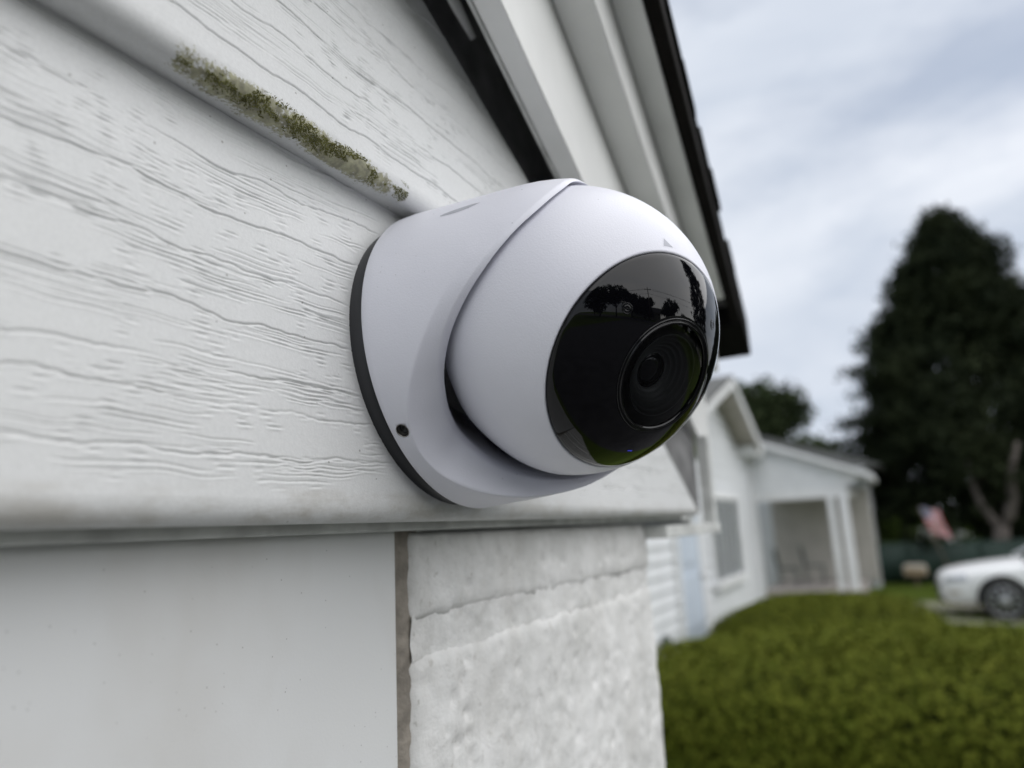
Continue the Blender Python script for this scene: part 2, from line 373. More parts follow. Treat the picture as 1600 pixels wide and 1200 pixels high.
def grain(x0, x1, zs, dx, seed, fine=True):
    """height field (metres) of embossed wood grain; rows follow zs, columns every dx"""
    r = np.random.default_rng(seed); xs = np.arange(x0, x1+dx*.5, dx); Z = zs[:, None]; H = np.zeros((len(zs), len(xs)))
    dz = zs[1]-zs[0]
    def wander(n_, amp, lo):
        w_ = np.zeros_like(xs)
        for _ in range(n_):
            k = r.uniform(lo, lo*9); w_ += amp*(lo/k)**.75*np.sin(xs*k*2*math.pi+r.uniform(0, 6.3))
        return w_
    drift = wander(5, .0030, 2.2)                # shared flow of the grain
    def flow(z):
        return drift*(.55+.45*math.sin(z*37+seed))
    def stroke(i0, i1, zc, width, depth, bright=.5):
        i0 = max(0, i0); i1 = min(len(xs), i1)
        if i1-i0 < 4: return
        c = zc[i0:i1]; ta = np.minimum(1, np.minimum(np.arange(i1-i0), np.arange(i1-i0)[::-1])/max(3, .12*(i1-i0)))
        j0 = int(max(0, (c.min()-width*5-zs[0])/dz)); j1 = int(min(len(zs), (c.max()+width*5-zs[0])/dz+2))
        if j1 <= j0: return
        d = (zs[j0:j1, None]-c[None])/width
        H[j0:j1, i0:i1] += (-np.exp(-d*d)+bright*np.exp(-((d+2.0)**2)/1.6))*depth*ta
    top, bot = zs[-1], zs[0]
    ln = len(xs); z = bot+.010
    while z < top-.004:                           # the long cracks
        zc = z+flow(z)+wander(4, .0011, 6)+wander(3, .00035, 30)
        cuts = [0]
        while cuts[-1] < ln: cuts.append(cuts[-1]+int(r.uniform(.16, .5)/dx))
        for a_, b_ in zip(cuts[:-1], cuts[1:]):
            stroke(a_-int(.006/dx), b_, zc+r.normal()*.0013, r.uniform(.00022, .00038), r.uniform(.00042, .00066), .15)
        z += r.uniform(.0095, .0185)
    n_b = int((xs[-1]-xs[0])*(top-bot)*(3400 if fine else 900))
    for _ in range(n_b):                          # bundles of finer lines
        z = r.uniform(bot+.004, top); i0 = int(r.uniform(-.03, xs[-1]-xs[0])/dx); ln_ = r.uniform(.018, .07)
        fl = flow(z)+wander(3, .0006, 9)
        for k in range(r.integers(2, 6)):
            j = i0+int(r.normal()*.007/dx); l2 = int(ln_*r.uniform(.5, 1.1)/dx)
            stroke(j, j+l2, z+k*r.uniform(.0011, .0019)+fl, r.uniform(.00020, .00032), r.uniform(.00020, .00034), .45)
    n_d = int((xs[-1]-xs[0])*(top-bot)*(9500 if fine else 1500))
    for _ in range(n_d):                          # short ticks in little ladders
        z = r.uniform(bot+.003, top); i0 = int(r.uniform(0, xs[-1]-xs[0])/dx); fl = flow(z)
        for k in range(r.integers(1, 6)):
            j = i0+int(r.normal()*.0018/dx); l2 = int(r.uniform(.0035, .0085)/dx)
            stroke(j, j+l2, z+k*r.uniform(.0013, .0018)+fl, r.uniform(.00030, .00042), r.uniform(.00026, .00050), .5)
    return H

MX0 = on_plane(262, 85, 1, -.0128).x; MX1 = on_plane(640, 325, 1, -.0128).x
def siding_course(k, x0, dx, dz, seed, detailed):
    zb = k*EXPO
    # cross-section below the face: nose and underside; (y, z) relative
    nose = [(.004, .0012), (-.003, .0004), (-.0075, .0001), (-.0098, .0007), (-.0114, .0020), (-.0124, .0038), (-.0128, .0058)]
    zs = np.arange(.0075, EXPO+.006, dz)
    yf = -.0128+.0108*(zs-.0075)/(EXPO-.0075)
    xr = max(x_end(zb), x0+.05)
    cols = np.arange(x0, xr+dx*.5, dx)
    H = grain(x0, cols[-1], zs, dx, seed, detailed)[:, :len(cols)]
    fade = np.clip((zs-.0075)/.006, 0, 1)[:, None]
    if k == 0:                                  # the grain is pressed flat under the camera's rubber ring
        rr_ = np.hypot(cols[None]-.2477, (zs+zb)[:, None]-.0662); H = H*np.clip(.25+.75*(rr_-.0608)/.0035, .25, 1)
    rows = []
    XE = np.array([x_end(zb+z) for z in zs])
    for y, z in nose:
        rows.append(np.stack([cols, np.full_like(cols, y), np.full_like(cols, zb+z)], -1))
    ngr = len(rows)
    # gentle oil-canning of the sheet
    wob = .0005*np.sin(cols*9+k)+.0003*np.sin(cols*23+2*k)
    for j, z in enumerate(zs):
        xx = np.minimum(cols, max(XE[j], x0+.001))
        rows.append(np.stack([xx, yf[j]-H[j]*fade[j]-wob*min(1, z/.03), np.full_like(cols, zb+z)], -1))
    V = np.concatenate(rows); nr, nc = len(rows), len(cols)
    if k == 0: V[:, 1] += .0022
    F = grid_faces(nr, nc)
    # drop quads collapsed at the clipped end
    q = V[F]; keep = (q[:, :, 0].max(1)-q[:, :, 0].min(1)) > 1e-6
    F = F[keep]
    o = raw_mesh('siding_panel', V, F, 'vinyl', garage, smooth=True)
    at = o.data.attributes.new('nose', 'FLOAT', 'POINT'); mo = o.data.attributes.new('moss', 'FLOAT', 'POINT')
    nose_w = np.zeros((nr, nc)); moss_w = np.zeros((nr, nc))
    prof = np.concatenate([[0, .1, .3, .7, 1, 1, .8], np.clip(1-(zs-.0075)/.004, 0, .6)])
    if k == 0: nose_w[:] = prof[:, None]*np.interp(cols, [-.1, .05, .14, .4], [.8, .8, 1, .5])[None]
    if k == 1:
        mp_ = np.concatenate([[0, .45, .85, 1, 1, .95, .7], np.clip(.5-(zs-.0075)/.007, 0, 1)])
        mx_ = np.interp(cols, [MX0-.004, MX0+.006, MX0+.03, MX0+.07, MX1-.055, MX1-.04, MX1-.012, MX1+.004], [0, .85, 1.1, 1.05, .8, 1.1, 1.0, 0])
        moss_w[:] = mp_[:, None]*mx_[None]
    at.data.foreach_set('value', nose_w.ravel()); mo.data.foreach_set('value', moss_w.ravel())
    return o
siding_course(0, -.06, .0009, .00028, 3, True)
siding_course(1, -.02, .0009, .00032, 5, True)
siding_course(2, -.10, .003, .0015, 8, False)
for k in (3, 4, 5): siding_course(k, -1.1, .02, .01, k, False)
for k in (0, 1, 2):                          # the same courses run on to the left, past the frame
    nose = [(.004, .0012), (-.0075, .0001), (-.0114, .0020), (-.0128, .0058), (-.002, EXPO+.004)]
    xr = {0: -.061, 1: -.021, 2: -.101}[k]
    v = [(x, y, k*EXPO+z) for x in (-1.5, xr) for y, z in nose]
    mesh('siding_panel', v, [(i, i+1, i+6, i+5) for i in range(4)], 'vinyl', garage)
# starter strip tucked under the lowest nose
box('starter_strip', -1.5, .66, .0045, .012, -.0030, .0012, 'trim_dirty', garage, bevel=.0008)
# sheathing, its grey holding the recess shade, side wall and back mass of the garage
prism('sheathing', [(-1.5, .003), (.716, .003), (.716, .12), (.25, .33), (-1.5, 1.20)], 1, .0066, .020, 'shaded_wood', garage)
box('side_wall', .50, .558, .19, 5.0, G, .10, 'block', garage)
box('rear_wall', -3.4, .50, 4.9, 5.0, G, .10, 'block', garage)

# rake: boards run along d0 (the roof slope)
d0 = ray(1342, 1234); d0 = d0/d0.x
def rake_prism(name, sec, t0, t1, mat, x0=.35, parent=garage, bevel=0, cut=None):
    n = len(sec); v = []
    for t_ in (t0, t1):
        for y, z in sec: v.append(Vector((x0, y, z))+d0*t_)
    if cut is not None:
        for i in range(n, 2*n): v[i].x = cut; 
    f = [tuple(range(n)), tuple(range(n, 2*n))]+[(i, (i+1) % n, n+(i+1) % n, n+i) for i in range(n)]
    return mesh(name, v, f, mat, parent, bevel=bevel)
rake_prism('channel_trim', [(-.0202, .1967), (-.0180, .1967), (-.0180, .2250), (-.0202, .2250)], -1.3, .42, 'trim_dirty', bevel=.0006)
rake_prism('frieze_board', [(-.0334, .1967), (-.0203, .1973), (-.0203, .2900), (-.0334, .2900)], -1.3, .445, 'trim', bevel=.0012)
rake_prism('fascia_board', [(-.0567, .2776), (-.0337, .2776), (-.0337, .3300), (-.0567, .3300)], -1.3, .40, 'trim', bevel=.0012)
rake_prism('fascia_board', [(-.0755, .3210), (-.0570, .3210), (-.0570, .3380), (-.0755, .3380)], -1.3, .345, 'trim', bevel=.001)
rake_prism('drip_edge', [(-.0858, .3195), (-.0757, .3205), (-.0757, .3378), (-.0858, .3378)], -1.3, .385, 'gap', bevel=.0008)
rake_prism('roof_deck', [(-.080, .3381), (-.0575, .3381), (.2, .3381), (5.2, .3381), (5.2, .350), (-.080, .350)], -1.4, .46, 'shaded_wood')
# curled loose end of the receiving channel
pts = []
for i in range(13):
    s = i/12; p = Vector((.35, .000-.004*math.sin(s*3.1), .222-.004*s))+d0*(-.32+.245*s); pts.append(p)
v = []; f = []
for i, p in enumerate(pts):
    wd = .011*math.sqrt(max(0, 1-(i/12)**4))+.001
    for q in range(5):
        th = (q/4-.5)*2.2; v.append(p+Vector((0, -.006*math.cos(th), wd*math.sin(th))))
for i in range(12):
    for q in range(4): f.append((i*5+q, i*5+q+1, (i+1)*5+q+1, (i+1)*5+q))
o = mesh('channel_flap', v, f, 'trim_dirty', garage, smooth=True)
sm = o.modifiers.new('s', 'SOLIDIFY'); sm.thickness = .001
# shingles showing at the rake edge, each its own slab
sh_v = []
for t_ in (0, .062):
    for y, z in [(-.0882, .3525), (.02, .3525), (.02, .3585), (-.0882, .3585)]:
        sh_v.append((y, z, t_))
proto = None
tpos = -1.05; i = 0
while tpos < .42:
    for lay in range(2):
        jit = random.uniform(-.0022, .0022)
        y0_, z0_ = -.0868+jit-lay*.0012, .3385+.0068*lay
        v = []
        for t_ in (tpos+lay*.02+random.uniform(-.002, .002), tpos+.0445+lay*.02):
            for y, z in ((y0_, z0_-.0008), (.05, z0_), (.05, z0_+.0062), (y0_, z0_+.0062+random.uniform(0, .0012))):
                v.append(Vector((.35, y, z+.0006*(i % 2)))+d0*t_)
        mesh('shingle', v, [(0, 1, 2, 3), (4, 7, 6, 5), (0, 4, 5, 1), (1, 5, 6, 2), (2, 6, 7, 3), (3, 7, 4, 0)], 'shingle', garage, bevel=.0009)
    tpos += .046; i += 1
# shingle overhang and drip along the eave
rake_prism('eave_drip', [(-.0880, .318), (.2, .318), (5.2, .318), (5.2, .3605), (-.0880, .3605)], .385, .452, 'shingle', bevel=.002)
box('eave_fascia', .728, .742, .021, 5.0, -.014, .20, 'trim_dirty', garage)  # added to close the rake end against light from the side
# end trim where the rake board meets the eave
p_end = on_plane(1090, 808, 1, -.010)
box('end_trim', .7165, .727, -.007, .004, -.014, .080, 'trim_dirty', garage, bevel=.001)
box('return_soffit', .556, .740, -.006, .60, -.0165, -.0068, 'trim_dirty', garage, bevel=.001)

# door panel, joint and pillar under the siding
box('door_panel', -1.4, .2365, .0135, .05, G, -.0005, 'door', garage, bevel=.0006)
box('joint_backing', .225, .252, .030, .06, G, -.001, 'gap', garage)
zz = np.arange(-.62, -.002, .0016)
def jw(z, s): return .0011*math.sin(z*61+s)+.0007*math.sin(z*173+2*s)+.0006*noise.noise(Vector((z*260, s, 0)))
v = []; f = []
for i, z in enumerate(zz):
    l = .2388+jw(z, .4)*.35+.0006*max(0, math.sin(z*40)); r_ = .2550+jw(z, 2.3)*.7
    if z < -.072: l += .0012*noise.noise(Vector((z*150, 3, 0)))
    for q in range(7):
        s = q/6; v.append((l+(r_-l)*s, .0180-.0016*s-.0018*math.sin(math.pi*s)+.0006*noise.noise(Vector((s*3, z*300, 1))), z))
for i in range(len(zz)-1):
    for q in range(6): f.append((i*7+q, i*7+q+1, (i+1)*7+q+1, (i+1)*7+q))
mesh('caulk_bead', v, f, 'caulk', garage, smooth=True)

pillar = mesh('pillar', [(.249, .034, -.003), (.556, .034, -.003), (.556, .19, -.003), (.249, .19, -.003), (.249, .034, G), (.556, .034, G), (.556, .19, G), (.249, .19, G)],
              [(0, 1, 2, 3), (4, 7, 6, 5), (0, 4, 5, 1), (1, 5, 6, 2), (2, 6, 7, 3), (3, 7, 4, 0)], 'mortar', garage)
tag(pillar, 'rough white painted concrete block pillar')
def block(z0, z1, fine, seed):
    step = .0022 if fine else .02
    xa, xb, ya, yb = .2465, .5625, .0125, .188
    # front face wrapped round the corner on to the side, one dense sheet
    path = []
    rr = .005
    for x in np.arange(xa, xb-rr, step): path.append((x, ya))
    for k in range(6):
        th = k/5*math.pi/2; path.append((xb-rr+rr*math.sin(th), ya+rr-rr*math.cos(th)))
    for y in np.arange(ya+rr+step, yb, step*(3 if fine else 1)): path.append((xb, y))
    nz = max(3, int((z1-z0)/step)); V = []
    for j in range(nz+1):
        z = z0+(z1-z0)*j/nz; e = min(z-z0, z1-z)
        ed = .0026*math.exp(-e/.0024)                       # worn arrises
        for i, (x, y) in enumerate(path):
            n_ = noise.fractal(Vector((x*24, y*24+seed, z*24)), 1.0, 2.0, 4)*.0011+noise.noise(Vector((x*120, y*120, z*120+seed)))*.00075
            pit_ = noise.noise(Vector((x*190+9, y*190, z*190)));
            if pit_ > .38 and z > -.35: n_ -= (pit_-.38)*.006
            le = .004*math.exp(-(x-xa)/.0015) if y < ya+.001 else 0
            d = n_-ed*(1+.8*noise.noise(Vector((x*90, seed, z0))))-le
            fx = min(1, max(0, (x-(xb-rr))/rr)); 
            V.append((x+d*fx, y-d*(1-fx), z))
    nc = len(path)
    base = len(V)
    F = [tuple(q) for q in grid_faces(nz+1, nc)]
    # top, bottom back edges: simple returns into the mortar core
    back = [(x, max(y, .036)) if y < .03 else (x-.008, y) for x, y in path]
    V += [(x, y, z0) for x, y in back]+[(x, y, z1) for x, y in back]
    for i in range(nc-1):
        F.append((i, base+i, base+i+1, i+1)); t_ = nz*nc
        F.append((t_+i, t_+i+1, base+nc+i+1, base+nc+i))
    F.append((0, base)+(base+nc, nz*nc)) if False else None
    V0 = len(V); 
    for j in range(nz): F.append((j*nc, (j+1)*nc, base if j < nz/2 else base+nc)) 
    o = mesh('concrete_block', V, F, 'block', None, smooth=True); 
    o.parent = pillar; o.location = -pillar.location-garage.location
    return o
block(-.0395, -.004, True, 1)
block(-.243, -.0535, True, 2)
z = -.253
while z > G+.05:
    block(max(G, z-.19), z, False, int(-z*100)); z -= .2
# mortar smear in the joint
v = []; f = []
xs_ = np.arange(.2472, .5575, .002); zs_ = np.linspace(-.0555, -.0375, 12)
for z in zs_:
    for x in xs_:
        v.append((x, .0143+.0011*noise.noise(Vector((x*70, 0, z*90)))+.0006*noise.noise(Vector((x*240, 5, z*240))), z))
o = mesh('mortar_joint', v, [tuple(q) for q in grid_faces(12, len(xs_))], 'block', None, smooth=True); o.parent = pillar; o.location = -pillar.location-garage.location

# moss tufts along the sheltered nose
mv = []; mf = []
prof = [(-.0075, .0001), (-.0098, .0007), (-.0114, .0020), (-.0124, .0038), (-.0128, .0058), (-.0127, .0085)]
cnt = 0
while cnt < 5200:
    x = random.uniform(MX0+.004, MX1); s = random.betavariate(2.2, 2.0)*4.6
    wgt = noise.noise(Vector((x*75, s*.35, 3.7)))+.5*noise.noise(Vector((x*260, s, 1)))
    cnt += 1
    if wgt < .02: continue
    i = min(4, int(s)); fr_ = s-i
    y = prof[i][0]*(1-fr_)+prof[i+1][0]*fr_; z = prof[i][1]*(1-fr_)+prof[i+1][1]*fr_
    nv = Vector((0, -.5-.1*i, -.9+.22*i)).normalized()
    p = Vector((x, y, EXPO+z)); h = random.uniform(.00025, .0007); b0 = len(mv); rr = random.uniform(.00018, .0004)
    d = (nv+Vector((random.gauss(0, .5), random.gauss(0, .5), random.gauss(0, .5)))).normalized()
    a_ = d.orthogonal().normalized(); b_ = d.cross(a_)
    for k in range(3): mv.append(p-nv*.0001+(a_*math.cos(k*2.1)+b_*math.sin(k*2.1))*rr)
    mv.append(p+d*h); mf += [(b0, b0+1, b0+3), (b0+1, b0+2, b0+3), (b0+2, b0, b0+3)]
o = mesh('moss', mv, mf, 'moss'); tag(o, 'olive green moss growing along the siding edge above the camera', 'moss', kind='stuff')

# ------------------------------------------------------------------ the security camera
nb = Vector((0, -1, .0891)).normalized(); Bc = Vector((.2477, -.0062, .0662))
Cc = Vector((.2481, -.0657, .0701)); RB = .0557
ma = Vector((-.325, -.65, -.685)).normalized(); ax = Vector((-.3643, -.7731, -.5192)).normalized()
secam = thing('security_camera', 'white turret security camera with black glass face and black base ring on the siding', 'camera', Bc)
e1 = nb.cross(ma).normalized()
def frame(n_, ref): return ref, n_.cross(ref).normalized()
# mounting ring
e1b, e2b = frame(nb, e1)
lathe('mounting_ring', [(Bc-nb*.006, e1b, e2b, .0600), (Bc+nb*.0036, e1b, e2b, .0599), (Bc+nb*.0044, e1b, e2b, .0594), (Bc+nb*.0052, e1b, e2b, .0590), (Bc+nb*.0052, e1b, e2b, .045), (Bc-nb*.006, e1b, e2b, .045)], 'black_plastic', secam, 128, close=True)
# cover: loft from the round base to the slanted rim
exv = Vector((1, 0, 0)); ezv = nb.cross(exv).normalized(); ezv = ezv if ezv.z > 0 else -ezv
hC = (Cc-Bc).dot(nb); SEG = 240
R_H = [5.4, 5.9, 6.8, 8, 12, 20, 30, 40, 50, 60, 66, 73]; R_R = [59.8, 61.0, 62.2, 62.7, 62.7, 62.3, 61.7, 61.0, 60.4, 59.2, 58.0, 56.2]
R_S = [0, 0, 0, 0, 0, -.3, -.9, -1.2, -1.6, -1.5, -1.2, -1.0]
def body_pt(th, h):
    r = float(np.interp(h, R_H, R_R)); sft = float(np.interp(h, R_H, R_S))
    return Bc+(exv*math.cos(th)+ezv*math.sin(th))*(r/1000)+ezv*(sft/1000)+nb*(h/1000)
def delta(th, axis_deg):
    d = (math.degrees(th)-axis_deg+180) % 360-180; return abs(d)
def smooth_tab(xs, ys):
    g = np.arange(-60, 241, 1.0); yy = np.interp(np.abs(np.where(g > 180, 360-g, g)), xs, ys); k = np.hanning(17); k /= k.sum()
    ys_ = np.convolve(yy, k, 'same'); return lambda d: float(np.interp(d, g, ys_))
h_out = smooth_tab([0, 10, 20, 30, 45, 60, 72, 80, 90, 100, 180], [13.5, 15, 19.5, 26, 37, 50, 60, 66.5, 71, 72.5, 72.5])
h_rim = smooth_tab([0, 19, 35, 47, 58, 64, 75, 86, 96, 105, 180], [18, 22, 28, 36, 47, 54, 64.5, 73.5, 77.5, 79.5, 79.5])
rho_r = smooth_tab([0, 60, 100, 180], [58.4, 58.2, 57.0, 57.0])
def sph_pt(th, h, rho):
    dh = h/1000-hC; r = math.sqrt(max(1e-8, (rho/1000)**2-dh*dh)); return Cc+(exv*math.cos(th)+ezv*math.sin(th))*r+nb*dh
cols_ = []
for k in range(SEG):
    th = 2*math.pi*k/SEG; do, dr_ = delta(th, -135), delta(th, -125)
    ho, hr = h_out(do), h_rim(dr_); rho = rho_r(dr_)
    c_ = [Bc+(exv*math.cos(th)+ezv*math.sin(th))*.052+nb*.0054]
    c_ += [body_pt(th, h) for h in (5.4, 5.9, 6.8, 8.0)]
    c_ += [body_pt(th, 8+(ho-8)*q) for q in (.1, .25, .4, .55, .7, .82, .91, .965)]
    O = body_pt(th, ho); R_ = sph_pt(th, hr, rho); sf = min(.80, max(.50, 1-.0050/max(1e-4, (O-R_).length))); S_ = O.lerp(R_, sf)+nb*.0020
    pre = body_pt(th, 8+(ho-8)*.965); a_ = O.lerp(S_, .10)
    c_ += [pre.lerp(O, .55).lerp(O.lerp(a_, .45), .5), a_, O.lerp(S_, .5), O.lerp(S_, .90), O.lerp(S_, .97).lerp(S_.lerp(R_, .05), .5), S_.lerp(R_, .14), S_.lerp(R_, .9)]
    c_ += [R_-nb*.0002, sph_pt(th, hr-.9, rho-.25), sph_pt(th, hr-1.6, rho-.3), sph_pt(th, max(6.6, hr-7), rho-.5), sph_pt(th, max(6.2, hr-22), rho-.7)]
    cols_.append(c_)
nr = len(cols_[0])
v = [cols_[k][i] for i in range(nr) for k in range(SEG)]; f = []
for i in range(nr):
    j = (i+1) % nr
    for k in range(SEG): f.append((i*SEG+k, i*SEG+(k+1) % SEG, j*SEG+(k+1) % SEG, j*SEG+k))
cover = mesh('cover', v, f, 'housing', secam, smooth=True)
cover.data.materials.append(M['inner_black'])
for p_ in cover.data.polygons:               # mouth of the cover coloured black for the shade round the eyeball
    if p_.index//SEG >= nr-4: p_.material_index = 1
bvh = BVHTree.FromPolygons([tuple(p) for p in v], f)
def hit(x, y):
    return bvh.ray_cast(CAM, ray(x, y))
loc, nrm, _, _ = hit(629, 673)
if nrm.dot(ray(629, 673)) > 0: nrm = -nrm
def rel(o, parent):
    o.parent = parent; off = Vector((0, 0, 0)); p = parent
    while p: off += p.location; p = p.parent
    o.location = -off
def disc_rings(name, c, n_, rr_, mat, parent, seg=32):
    a1 = n_.orthogonal().normalized(); a2 = n_.cross(a1)
    return lathe(name, [(c+n_*h, a1, a2, r) for r, h in rr_], mat, parent, seg)
# screw hole cut into the cover
cutr = disc_rings('hole_cutter', loc, nrm, [(1e-5, .004), (.00235, .004), (.00235, -.0032), (1e-5, -.0032)], 'inner_black', None)
bo = cover.modifiers.new('hole', 'BOOLEAN'); bo.operation = 'DIFFERENCE'; bo.object = cutr; bo.solver = 'EXACT'
dg = bpy.context.evaluated_depsgraph_get(); me2 = bpy.data.meshes.new_from_object(cover.evaluated_get(dg))
cover.modifiers.clear(); cover.data = me2
bpy.data.objects.remove(cutr)
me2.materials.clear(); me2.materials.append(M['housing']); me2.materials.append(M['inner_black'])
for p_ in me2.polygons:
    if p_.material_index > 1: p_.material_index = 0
disc_rings('screw_hole', loc, nrm, [(.00255, .00012), (.00234, .00016), (.00226, -.0002), (.00224, -.0030), (1e-5, -.0030)], 'steel', cover)
disc_rings('set_screw', loc, nrm, [(.0019, -.0029), (.00185, -.0018), (.0011, -.0016), (.0009, -.0024), (1e-5, -.0024)], 'inner_black', cover)
# grey printed streak on the upper shoulder
streak = []
for s in np.linspace(0, 1, 25):
    x = 688+62*s; yb = 334.5-22*s+2.5*math.sin(s*3.1); th = 4.2*math.sin(math.pi*min(1, s*1.02+.03))**.7+.5
    for q in (0, 1):
        h = hit(x, yb+3.0-th*q+1.0); streak.append((h[0]+(h[1] if h[1].dot(ray(x, yb)) < 0 else -h[1])*.00008) if h[0] else None)
if all(p is not None for p in streak):
    mesh('logo_print', streak, [(2*i, 2*i+1, 2*i+3, 2*i+2) for i in range(24)], 'mark_grey', None, smooth=True); rel(bpy.data.objects['logo_print'], cover)
# eyeball
a1 = ax.orthogonal().normalized(); a2 = ax.cross(a1)
def cap(deg, r=RB): 
    t_ = math.radians(deg); return (Cc+ax*(r*math.cos(t_)), a1, a2, r*math.sin(t_))
ball = lathe('eyeball', [cap(d_, r_) for d_, r_ in [(45.25, .0545), (45.3, .05535), (45.6, .0557)]+[(46.2+i*2.4, float(np.interp(46.2+i*2.4, [94, 100, 106, 115, 150], [.0557, .0545, .0515, .047, .040]))) for i in range(40)]], 'housing', secam, 160)
scoop = Vector((-.40, .71, -.57)).normalized()          # hollow added to deepen the shade where the eyeball dips into the cover
for v_ in ball.data.vertices:
    d_ = v_.co-Cc; an = math.degrees(d_.normalized().angle(scoop)); q = min(1, max(0, (48-an)/40)); q = q*q*(3-2*q)
    v_.co = Cc+d_*(1-.055*q)
glass = lathe('front_glass', [cap(d_, r_) for d_, r_ in [(21.2, .0548), (21.3, .05565), (21.8, .0558)]+[(22.2+i*1.0, .0558) for i in range(22)]+[(44.3, .05575), (44.8, .0555), (45.05, .0548)]], 'gloss_black', secam, 192)
lathe('lens_bezel', [cap(d_, r_) for d_, r_ in [(19.2, .0546), (19.4, .0557), (19.75, .05600), (20.15, .0557), (20.3, .0555), (20.6, .0555), (20.75, .0559), (21.1, .05605), (21.4, .0557), (21.45, .0547)]], 'gloss_black', glass, 160)
def fun(r_mm, depth_mm): return (Cc+ax*(.0524-depth_mm/1000), a1, a2, r_mm/1000)
lathe('lens_barrel', [fun(18.9, -.5), fun(18.7, 1.2), fun(14.6, 1.4)], 'inner_black', glass, 128)
st = [fun(14.6, 1.0), fun(14.2, .9), fun(14.0, 1.0)]
r_, d_ = 14.0, 1.0
for i in range(5):
    r2 = r_-1.55; st += [fun(r_-.1, d_+1.1), fun(r2+.15, d_+1.35), fun(r2, d_+1.25)]; r_ = r2; d_ += 1.15
lathe('lens_baffle', st, 'lens_grey', glass, 128)
lathe('lens', [fun(r_, d_+.9), fun(5.0, d_+.9)]+[fun(5.0*math.cos(t_), d_+.9-1.6*math.sin(t_)) for t_ in np.linspace(.05, math.pi/2-.001, 10)], 'lens_black', glass, 64)
lathe('lens_window', [cap(d_, .0552) for d_ in np.linspace(19.3, .02, 16)], 'clear', glass, 96)
def on_ball(x, y, R=RB):
    r = ray(x, y); q = CAM-Cc; b = q.dot(r); c_ = q.dot(q)-R*R; t_ = -b-math.sqrt(b*b-c_); p = CAM+r*t_; return p, (p-Cc).normalized()
for px in ((980, 482), (1113, 507)):
    p, n_ = on_ball(*px, .0558)
    o = disc_rings('infrared_led', p, n_, [(.0019, .00003), (.00175, .00010), (.0016, .00004), (.0011, .00004), (.0010, .00010), (.0008, .00010), (.0007, .00004), (1e-5, .0002)], 'gloss_black', glass, 40)
p, n_ = on_ball(984, 704, .0558)
t1 = n_.cross(Vector((0, 0, 1))).normalized(); t2 = n_.cross(t1)
mesh('status_led', [p+n_*.00006+t1*a_+t2*b_ for a_, b_ in ((-.0011, -.00025), (.0011, -.00025), (.0011, .00025), (-.0011, .00025))], [(0, 1, 2, 3)], 'blue_led', glass)
tri = [on_ball(*q)[0]+on_ball(*q)[1]*.00007 for q in ((1037, 372.5), (1051.5, 387), (1037, 384))]
mesh('arrow_mark', tri, [(0, 1, 2)], 'mark_grey', ball)

# ------------------------------------------------------------------ the white house beyond
house = thing('house', 'white clapboard house with dark gable roof and covered front porch', 'house', (13, 5, G))
HY = 2.9; HX0, HX1 = 8.0, 17.7
box('wall', HX0+.02, HX1-.02, HY+.06, 9, G, 1.62, 'clapboard', house)
def gx(z):                                    # gable edges at height z
    pk = 2.66; k = (pk-z)/(pk-1.45); return 14.25-2.95*k, 14.25+2.35*k
prism('gable_wall', [(11.3, 1.60), (16.6, 1.60), (14.25, 2.62)], 1, HY+.06, HY+.3, 'clapboard', house)
board_me = None; z = G+.12; EX = .2
while z < 2.5:
    if z < 1.42:
        if board_me is None:
            o = mesh('clapboard', [(HX0, HY+.06, 0), (HX1, HY+.06, 0), (HX1, HY-.005, 0), (HX0, HY-.005, 0), (HX0, HY+.06, EX+.02), (HX1, HY+.06, EX+.02), (HX1, HY+.045, EX+.02), (HX0, HY+.045, EX+.02)],
                     [(0, 1, 2, 3), (4, 7, 6, 5), (3, 2, 6, 7), (0, 4, 5, 1), (0, 3, 7, 4), (1, 5, 6, 2)], 'clapboard', house); board_me = o; o.location.z += z
        else:
            o = link(board_me.copy(), house); o.location = board_me.location.copy(); o.location.z = -house.location.z+z
    else:
        (xa, xb), (xc, xd) = gx(z), gx(min(2.64, z+EX+.02))
        mesh('clapboard', [(xa, HY+.06, z), (xb, HY+.06, z), (xb, HY-.005, z), (xa, HY-.005, z), (xc, HY+.06, z+EX+.02), (xd, HY+.06, z+EX+.02), (xd, HY+.045, z+EX+.02), (xc, HY+.045, z+EX+.02)],
             [(0, 1, 2, 3), (4, 7, 6, 5), (3, 2, 6, 7), (0, 4, 5, 1), (0, 3, 7, 4), (1, 5, 6, 2)], 'clapboard', house)
    z += EX
# gable roof
def roof_slab(name, x0, z0, x1, z1, y0, y1, th, mat, parent):
    return prism(name, [(x0, z0), (x1, z1), (x1, z1+th), (x0, z0+th)], 1, y0, y1, mat, parent)
rf = roof_slab('roof', 10.9, 1.60, 14.25, 2.76, 2.42, 9.4, .07, 'grey_roof', house)
roof_slab('roof', 14.25, 2.76, 16.95, 1.56, 2.42, 9.4, .07, 'grey_roof', house)
roof_slab('rake_fascia', 10.9, 1.45, 14.25, 2.60, 2.42, 2.46, .158, 'house_trim', house)
roof_slab('rake_fascia', 14.25, 2.60, 16.95, 1.40, 2.42, 2.46, .158, 'house_trim', house)
roof_slab('rake_soffit', 10.95, 1.56, 14.25, 2.70, 2.465, 2.95, .03, 'soffit_shade', house)
roof_slab('rake_soffit', 14.25, 2.70, 16.9, 1.50, 2.465, 2.95, .03, 'soffit_shade', house)
roof_slab('lower_roof', 7.6, 1.25, 10.95, 2.0, 2.5, 9.3, .08, 'grey_roof', house)
box('eave_board', 16.5, 17.75, 2.55, 2.95, 1.42, 1.62, 'house_trim', house)
